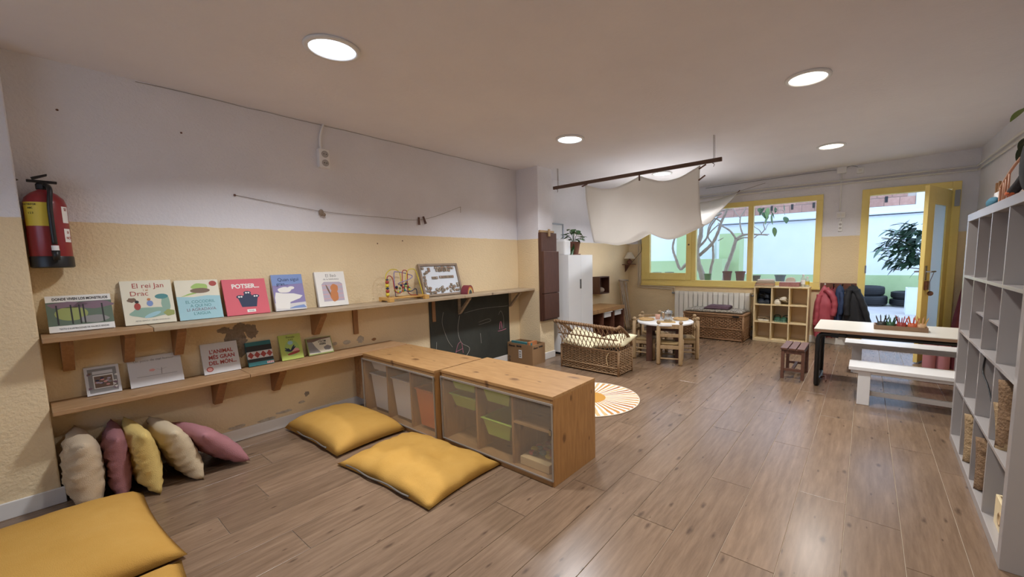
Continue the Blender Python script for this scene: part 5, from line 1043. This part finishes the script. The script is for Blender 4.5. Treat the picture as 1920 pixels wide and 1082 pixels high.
p_ = thing('twig_bundle', 'bundle of thin twigs in the bookcase cube below a half shelf', 'twigs', inb(2, 2, .07, .04, .0), bc_a)
for q in range(9): MB().tube([(q*.008, .02+.01*(q % 3), .004), (.02+q*.01, .05+.012*((q*5) % 4), .10+.01*(q % 4))], .004, 5).build('twig', m_bark, p_)
m_shag = M('shaggy_brown', '8f7356', .95, '6f5640', 50, bump=1, bscale=90); m_shag2 = M('shaggy_beige', 'a8906f', .95, '8a7252', 50, bump=1, bscale=90)
def shag(label, i, k, W_, H_, T, mat, tilt, seed):
    p_ = thing('shaggy_rug', label, 'rug', inb(i, k, .004, cl-2*T-.05-.02*(seed == 75), .005), bc_a); vs, fs = cushion_mesh(H_, W_, T, seed, .02, .03, 26, 18, 1.0, 5, 6, .01)
    mm = Matrix(((0, 1, 0, W_/2), (0, 0, 1, 0), (1, 0, 0, H_/2), (0, 0, 0, 1))); MB().add([Matrix.Rotation(tilt, 4, 'X') @ (mm @ Vector(v)) for v in vs], fs).build('pile', mat, p_, True); return p_
shag('shaggy brown rug stuffed in the near bookcase cube', 0, 1, .30, .30, .05, m_shag, -.12, 71); shag('shaggy beige rug beside the brown one in the near bookcase cube', 0, 1, .29, .22, .04, m_shag2, -.5, 75)
shag('shaggy brown rug in the bottom row, second cube from the near end', 1, 0, .28, .27, .055, m_shag, -.2, 77); shag('shaggy beige rug in the bottom row, third cube from the near end', 2, 0, .28, .28, .05, m_shag2, -.2, 79)
p_ = thing('wooden_box', 'light wooden box with a round hand hole in the near bottom cube', 'box', inb(0, 0, .03, .05, .0), bc_a)
for a, b in (((0, 0, 0), (.012, .22, .13)), ((.26, 0, 0), (.272, .22, .13)), ((.012, 0, 0), (.26, .012, .13)), ((.012, .208, 0), (.26, .22, .13)), ((.012, .012, 0), (.26, .208, .01))): bx('box_side', a, b, m_birch, p_, bevel=.002)
MB().tube([(-.001, .11+.025*math.cos(2*PI*i/16), .065+.025*math.sin(2*PI*i/16)) for i in range(16)], .005, 6, True).build('hand_hole', m_chairwood, p_, True)
tag(MB().ball((0, 0, 0), .045, 14, 8).build('red_ball', M('red_plastic', '8f2430', .3), None, True, loc=inb(0, 0, .12, .15, .155-.03)), 'dark red ball in the wooden box in the near bottom cube', 'ball')
p_ = thing('wire_hook', 'thin dark wire hook lying across the second cube from the near end', 'wire', inb(1, 1, -.0, .01, .18), bc_a); MB().tube(spline([(.01, .02, -.02), (.012, .16, .03), (.014, .30, .06), (.02, .31, .14)], 5), .0035, 6).build('wire', m_black, p_, True)
def ont(x, y, z=0): return bm_ @ Vector((x, y, BH+z))
p_ = thing('clip_card', 'white card with wooden pegs standing at the far end of the bookcase top', 'card', ont(.075, .99), bc_a); bx('card', (0, 0, 0), (.006, .26, .10), m_whitep, p_); bx('card_foot', (-.02, .10, 0), (.04, .18, .004), m_whitep, p_)
for y, nm in ((.235, 'far'), (.16, 'middle'), (.02, 'near')): peg(tuple(ont(.080, .99+y, .112)), (0, PI, bc_a), nm+' wooden peg clipped to the white card on the bookcase', m_brack, 'pegs on the card')
tag(MB().ball((0, 0, 0), .05, 14, 8, (.5, 1.7, .6)).build('blue_pouch', M('blue_cloth', '3f7086', .8), None, True, loc=ont(.042, 1.03, .03)), 'small blue pouch in front of the white card on the bookcase', 'pouch')
for j, (y, lab) in enumerate(((1.40, 'small dark stone at the far end of the bookcase top'), (1.33, 'second dark stone next to the far end of the bookcase top'))): tag(MB().ball((0, 0, 0), .018, 10, 6, (1, 1.2, .7)).build('stone', m_bark, None, True, loc=ont(.05, y, .0126)), lab, 'stone')
p_ = thing('toy_cradle', 'small light wooden toy bed with rails on top of the bookcase', 'toy', ont(.03, .44), bc_a); m_pk = M('pinkish_wood', 'c79c82', .55, 'b58a70', 8)
bx('back_board', (.075, .02, .018), (.088, .36, .205), m_pk, p_, bevel=.004); bx('heart_cutout', (.071, .28, .14), (.076, .315, .175), m_leafd, p_, bevel=.002)
bx('base', (0, 0, .0), (.10, .36, .018), m_pk, p_, bevel=.003); MB().tube(spline([(.004, .375, 0), (.004, .372, .07), (.004, .35, .095), (.004, .15, .15), (.004, .02, .17)], 5), .006, 8).build('side_rail', m_pk, p_, True)
for y, h in ((.31, .105), (.27, .12), (.21, .13)): MB().tube([(.004, y, .01), (.004, y, h)], .004, 6).build('spindle', m_pk, p_, True)
p_ = thing('black_cloth_toy', 'black cloth toy with orange foot leaning on the toy bed', 'toy', ont(.035, .28), bc_a); MB().ball((.0, .02, .12), .085, 16, 10, (.35, 1.0, 1.4)).build('body', m_blkc, p_, True); MB().ball((-.01, .24, .026), .026, 12, 7, (.8, 2.2, .6)).build('foot', m_orc, p_, True); MB().tube(spline([(0, .08, .08), (-.005, .16, .05), (-.01, .22, .03)], 4), .02, 8).build('leg', m_blkc, p_, True)
p_ = thing('trailing_plant', 'trailing houseplant whose leaves hang in at the right edge', 'plant', ont(.16, .14), bc_a); MB().lathe([(.05, 0), (.07, .12), (.075, .12), (.075, .14), (.06, .14), (.001, .11)], 20).build('pot', m_terra, p_, 'auto')
MB().tube(spline([(0, 0, .12), (-.06, .12, .38), (-.11, .28, .42), (-.125, .36, .385)], 6), .003, 6).build('stem', m_leaf, p_, True); MB().tube(spline([(0, 0, .12), (-.05, .1, .28), (-.09, .28, .30), (-.11, .38, .24)], 6), .003, 6).build('stem', m_leaf, p_, True)
for (x, y, z, ya, pi_, sc, me) in ((-.125, .355, .385, .4, -.3, .8, lm3), (-.11, .36, .26, .2, -.4, .7, lm2), (-.11, .37, .235, .3, -.8, .8, lm2), (-.08, .22, .42, -.6, .2, .9, lm3), (-.05, .12, .34, 1.2, .3, 1.0, lm2), (.0, .02, .22, -1.6, .4, 1.0, lm3), (.02, 0, .18, 2.5, .5, 1.0, lm2)): leafobj(me, None, p_, (x, y, z), ya, pi_, sc)

# ------------------------------------------------------------------ courtyard outside
YW = 13.4
m_pat = M('patio_concrete', 'c9c3c0', .85, 'b8b1ae', 2); m_ext = M('exterior_white', 'eef2f6', .9, 'e6ecf2', 3, bump=.2, bscale=30); m_extg = M('exterior_green', 'bcd09c', .9, 'b0c690', 3, bump=.2, bscale=30); m_brick = M('hollow_brick', 'c79c8c', .9, 'b38778', 10, rnd=True); m_mort = M('mortar', 'c2b5aa', .95)
struct(bx('floor_courtyard', (-9, YF+.12, -.14), (6, YW+.3, -.02), m_pat))
wo = struct(bx('wall_courtyard', (-9, YW, -.02), (6, YW+.25, 2.45), m_ext)); bx('painted_dado', (-9, YW-.015, -.02), (6, YW, .71), m_extg, wo); bx('coping_ledge', (-9, YW-.05, 2.26), (6, YW, 2.29), m_ext, wo); bx('upper_wall', (.90, YW, 2.45), (6, YW+.25, 3.6), m_ext, wo); bx('mortar_core', (-9, YW+.04, 2.45), (.90, YW+.22, 3.2), m_mort, wo)
MB().tube([(-6, YW-.06, 2.24), (-1.5, YW-.06, 2.225), (2, YW-.06, 2.25), (5, YW-.06, 2.25)], .012, 6).build('wall_cable', m_black, wo)
bk1 = MB().box((-.145, 0, 0), (.145, .22, .2)).mesh('brick'); bk1.materials.append(m_brick)
for r in range(4):
    for i in range(17):
        link('brick', bk1, None, wo, loc=(.74-.30*i-(.15 if r % 2 else 0), YW+.02, 2.46+.213*r))
for i in range(7): bx('vent_hole', (.30-.52*i, YW+.012, 2.55), (.36-.52*i, YW+.03, 2.70), m_black, wo)
# nearer white and green walls seen through the left panes
ws = struct(bx('wall_courtyard_side', (-9, 10.6, -.02), (-3.05, 10.8, 3.4), m_ext)); bx('painted_dado', (-9, 10.57, -.02), (-3.05, 10.6, 1.16), m_extg, ws)
bx('green_pier', (-3.98, 10.45, -.02), (-3.72, 10.6, 3.0), m_extg, ws)
struct(bx('wall_courtyard_pier', (-2.86, 10.30, -.02), (-2.40, 10.75, 1.80), m_extg)); struct(bx('wall_courtyard_planter', (-3.45, 9.7, -.02), (-2.62, 10.2, 1.20), m_extg))

# tree
def branch(parent, pts, r0, r1, name='branch'):
    sp_ = spline(pts, 5); n = len(sp_); MB().tube([p+Vector((.008*noise.noise(p*5), .02*noise.noise(p*3), 0)) for p in sp_], [.74*(r0+(r1-r0)*i/(n-1))*(1+.12*math.sin(i*2.3)) for i in range(n)], 8).build(name, m_bark, parent, True)
t = thing('courtyard_tree', 'bare grey tree with forked trunk beyond the middle pane', 'tree', (0, 0, 0))
branch(t, [(-2.30, 8.3, -.02), (-2.24, 8.3, .5), (-2.163, 8.3, .99), (-2.08, 8.3, 1.263), (-1.992, 8.3, 1.581)], .065, .042, 'trunk')
for pts, a, b in (([(-1.992, 8.3, 1.575), (-2.075, 8.2, 1.732), (-2.239, 8.2, 1.842), (-2.306, 8.2, 1.897)], .028, .014), ([(-1.992, 8.3, 1.581), (-1.876, 8.3, 1.651), (-1.72, 8.3, 1.655), (-1.569, 8.3, 1.644), (-1.429, 8.3, 1.64)], .034, .010), ([(-1.876, 8.3, 1.651), (-1.919, 8.3, 1.794), (-1.932, 8.3, 1.977), (-1.858, 8.3, 2.119), (-1.80, 8.3, 2.35)], .022, .010), ([(-1.932, 8.3, 1.977), (-2.013, 8.3, 2.066), (-2.12, 8.3, 2.25)], .014, .008), ([(-1.982, 8.3, 1.55), (-1.859, 8.3, 1.601), (-1.687, 8.3, 1.588), (-1.613, 8.3, 1.638), (-1.451, 8.3, 1.622)], .02, .008),
              ([(-1.569, 8.3, 1.66), (-1.513, 8.3, 1.738), (-1.531, 8.3, 1.835), (-1.454, 8.3, 1.941), (-1.463, 8.3, 2.022), (-1.40, 8.3, 2.2)], .013, .007), ([(-1.562, 8.3, 1.652), (-1.601, 8.3, 1.727), (-1.686, 8.3, 1.797), (-1.727, 8.3, 1.897)], .011, .006), ([(-1.50, 8.3, 1.72), (-1.464, 8.3, 1.815), (-1.421, 8.3, 1.844)], .008, .004), ([(-1.456, 8.3, 2.005), (-1.378, 8.3, 2.054), (-1.237, 8.3, 2.058), (-1.192, 8.3, 1.969)], .009, .005)): branch(t, pts, a, b)
for p in ((-1.537, 8.3, 2.044), (-1.467, 8.3, 2.117), (-1.421, 8.3, 2.05), (-1.352, 8.3, 2.115), (-1.391, 8.3, 2.016), (-1.191, 8.3, 1.937), (-1.354, 8.3, 1.76), (-1.599, 8.3, 2.129), (-1.198, 8.3, 2.14), (-1.525, 8.3, 2.122), (-1.45, 8.3, 2.0), (-1.49, 8.3, 2.09)): leafobj(lm3 if random.random() < .5 else lm1, None, t, p, random.uniform(0, 6), random.uniform(-1.6, -.6), random.uniform(1.4, 2.2))
t = thing('courtyard_tree', 'gnarled grey tree leaning right, just outside the left half of the window', 'tree', (0, 0, 0))
branch(t, [(-2.46, 7.9, -.02), (-2.477, 7.9, .797), (-2.567, 7.9, 1.103), (-2.607, 7.9, 1.41), (-2.543, 7.9, 1.644), (-2.514, 7.9, 1.843), (-2.385, 7.9, 1.967), (-2.163, 7.9, 2.047)], .095, .03, 'trunk')
for pts, a, b in (([(-2.58, 7.95, 1.12), (-2.66, 8.0, 1.22), (-2.535, 8.0, 1.324), (-2.355, 8.0, 1.505), (-2.246, 8.0, 1.7), (-2.186, 8.0, 1.91), (-2.112, 8.0, 2.083), (-2.04, 8.0, 2.3)], .055, .025), ([(-2.186, 8.0, 1.893), (-2.316, 8.0, 1.968), (-2.412, 8.0, 1.842), (-2.442, 8.0, 1.676)], .02, .01), ([(-2.607, 7.9, 1.40), (-2.442, 7.95, 1.607), (-2.364, 7.95, 1.836), (-2.238, 7.95, 1.992)], .03, .015), ([(-2.56, 7.9, 1.08), (-2.718, 7.9, 1.139), (-2.811, 7.9, 1.116), (-2.928, 7.9, 1.02), (-3.003, 7.9, 1.188), (-3.066, 7.9, 1.353), (-3.08, 7.9, 1.494), (-3.033, 7.9, 1.70)], .05, .025), ([(-2.355, 8.0, 1.505), (-2.44, 8.05, 1.661), (-2.263, 8.05, 1.852)], .022, .010), ([(-2.246, 8.0, 1.55), (-2.15, 8.0, 1.60)], .014, .008), ([(-2.514, 7.9, 1.80), (-2.40, 7.9, 2.02), (-2.2, 7.9, 2.12), (-2.05, 7.9, 2.16)], .02, .010), ([(-2.3, 8.0, 2.0), (-2.2, 8.0, 2.1), (-2.0, 8.0, 2.12)], .018, .009)): branch(t, pts, a, b)
t = thing('courtyard_tree', 'slim upright trunk between the two larger courtyard trees', 'tree', (0, 0, 0)); branch(t, [(-2.40, 8.05, -.02), (-2.391, 8.05, .911), (-2.339, 8.05, 1.201), (-2.351, 8.05, 1.404), (-2.361, 8.05, 1.489), (-2.44, 8.05, 1.661), (-2.263, 8.05, 1.852)], .042, .012, 'trunk')
# pots on the outer sill
m_dkpot = M('dark_pot', '4a4038', .7); m_grpot = M('green_pot', '5d7a4a', .7); m_bwpot = M('brown_pot', '6d3f36', .7); m_slpot = M('slate_pot', '4c5a68', .7)
for x, z, r, h, mt, lab in ((-3.10, .82, .075, .16, m_dkpot, 'black plastic pot at the far left of the outer sill'), (-2.86, .82, .075, .165, m_dkpot, 'dark square-looking pot second from the left on the outer sill'), (-2.17, .82, .058, .14, m_grpot, 'green pot on the outer sill behind the middle pane'), (-1.85, .82, .072, .185, m_bwpot, 'brown pot at the middle of the outer sill'), (-1.645, .82, .075, .185, m_bwpot, 'brown pot right next to the window mullion outside'), (-1.40, .82, .06, .12, m_dkpot, 'dark pot just right of the window mullion outside'), (-1.06, .82, .075, .13, m_slpot, 'slate grey pot on the outer sill behind the shoe shelf')):
    t = thing('flower_pot', lab, 'pot', (x, 7.17, z), 0, 'pots on the outer window sill'); MB().lathe([(r*.75, 0), (r, h), (r*1.08, h), (r*1.08, h-.025), (r*1.0, h-.025)][0:2]+[(r*1.08, h*.86), (r*1.08, h), (r*.92, h), (r*.7, h*.3), (.001, h*.3)], 20).build('pot_body', mt, t, 'auto'); MB().lathe([(r*.9, h*.85), (.001, h*.87)], 16).build('soil', m_blackm, t)
t = thing('flood_lamp', 'small black floodlight on the courtyard wall', 'lamp', (-3.2, 10.54, 2.2)); bx('housing', (-.12, -.08, -.07), (.12, .0, .09), m_black, t, bevel=.01); bx('arm', (-.02, 0, -.02), (.02, .06, .02), m_black, t)
# tyres, crates, shrub
def tyre(label, x, y, z, r=.33, w_=.2):
    t = thing('car_tyre', label, 'tyre', (x, y, z), 0, 'old tyres in the courtyard'); MB().lathe([(r*.62, .03), (r*.8, 0), (r*.96, .015), (r, .05), (r, w_-.05), (r*.96, w_-.015), (r*.8, w_), (r*.62, w_-.03), (r*.6, w_/2), (r*.62, .03)], 30, cap=False).build('rubber', m_blackm, t, True)
    for k in range(3): MB().tube([((r+.001)*math.cos(2*PI*i/30), (r+.001)*math.sin(2*PI*i/30), .06+.04*k) for i in range(30)], .006, 4, True).build('tread_rib', m_blackm, t)
tyre('bottom tyre of the left stack by the courtyard wall', .10, 12.75, 0, .36, .24); tyre('top tyre of the left stack by the courtyard wall', .06, 12.75, .245, .34, .22); tyre('bottom tyre of the right stack by the courtyard wall', 0.82, 12.8, 0, .33, .17); tyre('top tyre of the right stack by the courtyard wall', 0.84, 12.8, .175, .33, .17)
for lab, x, y in (('white wooden crate seen through the door', .70, 11.1), ('second white crate right of the first beyond the door', .99, 11.05)):
    t = thing('white_crate', lab, 'crate', (x, y, -.02))
    for a, b in (((0, 0, 0), (.26, .02, .55)), ((0, .38, 0), (.26, .40, .55)), ((0, .02, 0), (.02, .38, .55)), ((.24, .02, 0), (.26, .38, .55))): bx('crate_side', a, b, m_ext, t)
t = thing('courtyard_shrub', 'dense dark green shrub in front of the white courtyard wall', 'shrub', (.85, 8.25, -.02))
MB().tube(spline([(.05, 0, 0), (.03, 0, .6), (-.05, 0, 1.1), (-.15, 0, 1.5)], 5), .03, 8).build('stem', m_bark, t, True)
lmb = leaf_mesh(.19, .08); lmb.materials.append(m_leafd); lmc = leaf_mesh(.20, .09); lmc.materials.append(M('shrub_leaf', '55785c', .45, '45664c', 9))
cnt = 0
while cnt < 300:
    p = Vector((random.gauss(-.28, .24), random.gauss(0, .18), random.gauss(1.38, .24)))
    d = ((p.x+.22)/.46)**2+(p.y/.38)**2+((p.z-1.38)/.42)**2
    if d > 1 or p.x > .1: continue
    o = leafobj(lmb if random.random() < .6 else lmc, None, t, p, math.atan2(p.y, p.x+.2)-PI/2+random.uniform(-.9, .9), random.uniform(-.9, .6), random.uniform(.7, 1.25)); cnt += 1
for pts in ([(-.1, 0, 1.2), (-.4, -.05, 1.45), (-.68, -.05, 1.52)], [(-.1, 0, 1.4), (-.12, 0, 1.7), (-.18, 0, 1.83)], [(-.05, 0, 1.0), (-.3, 0, 1.05), (-.5, 0, 1.02)]): MB().tube(spline(pts, 4), .008, 5).build('stem', m_bark, t, True)
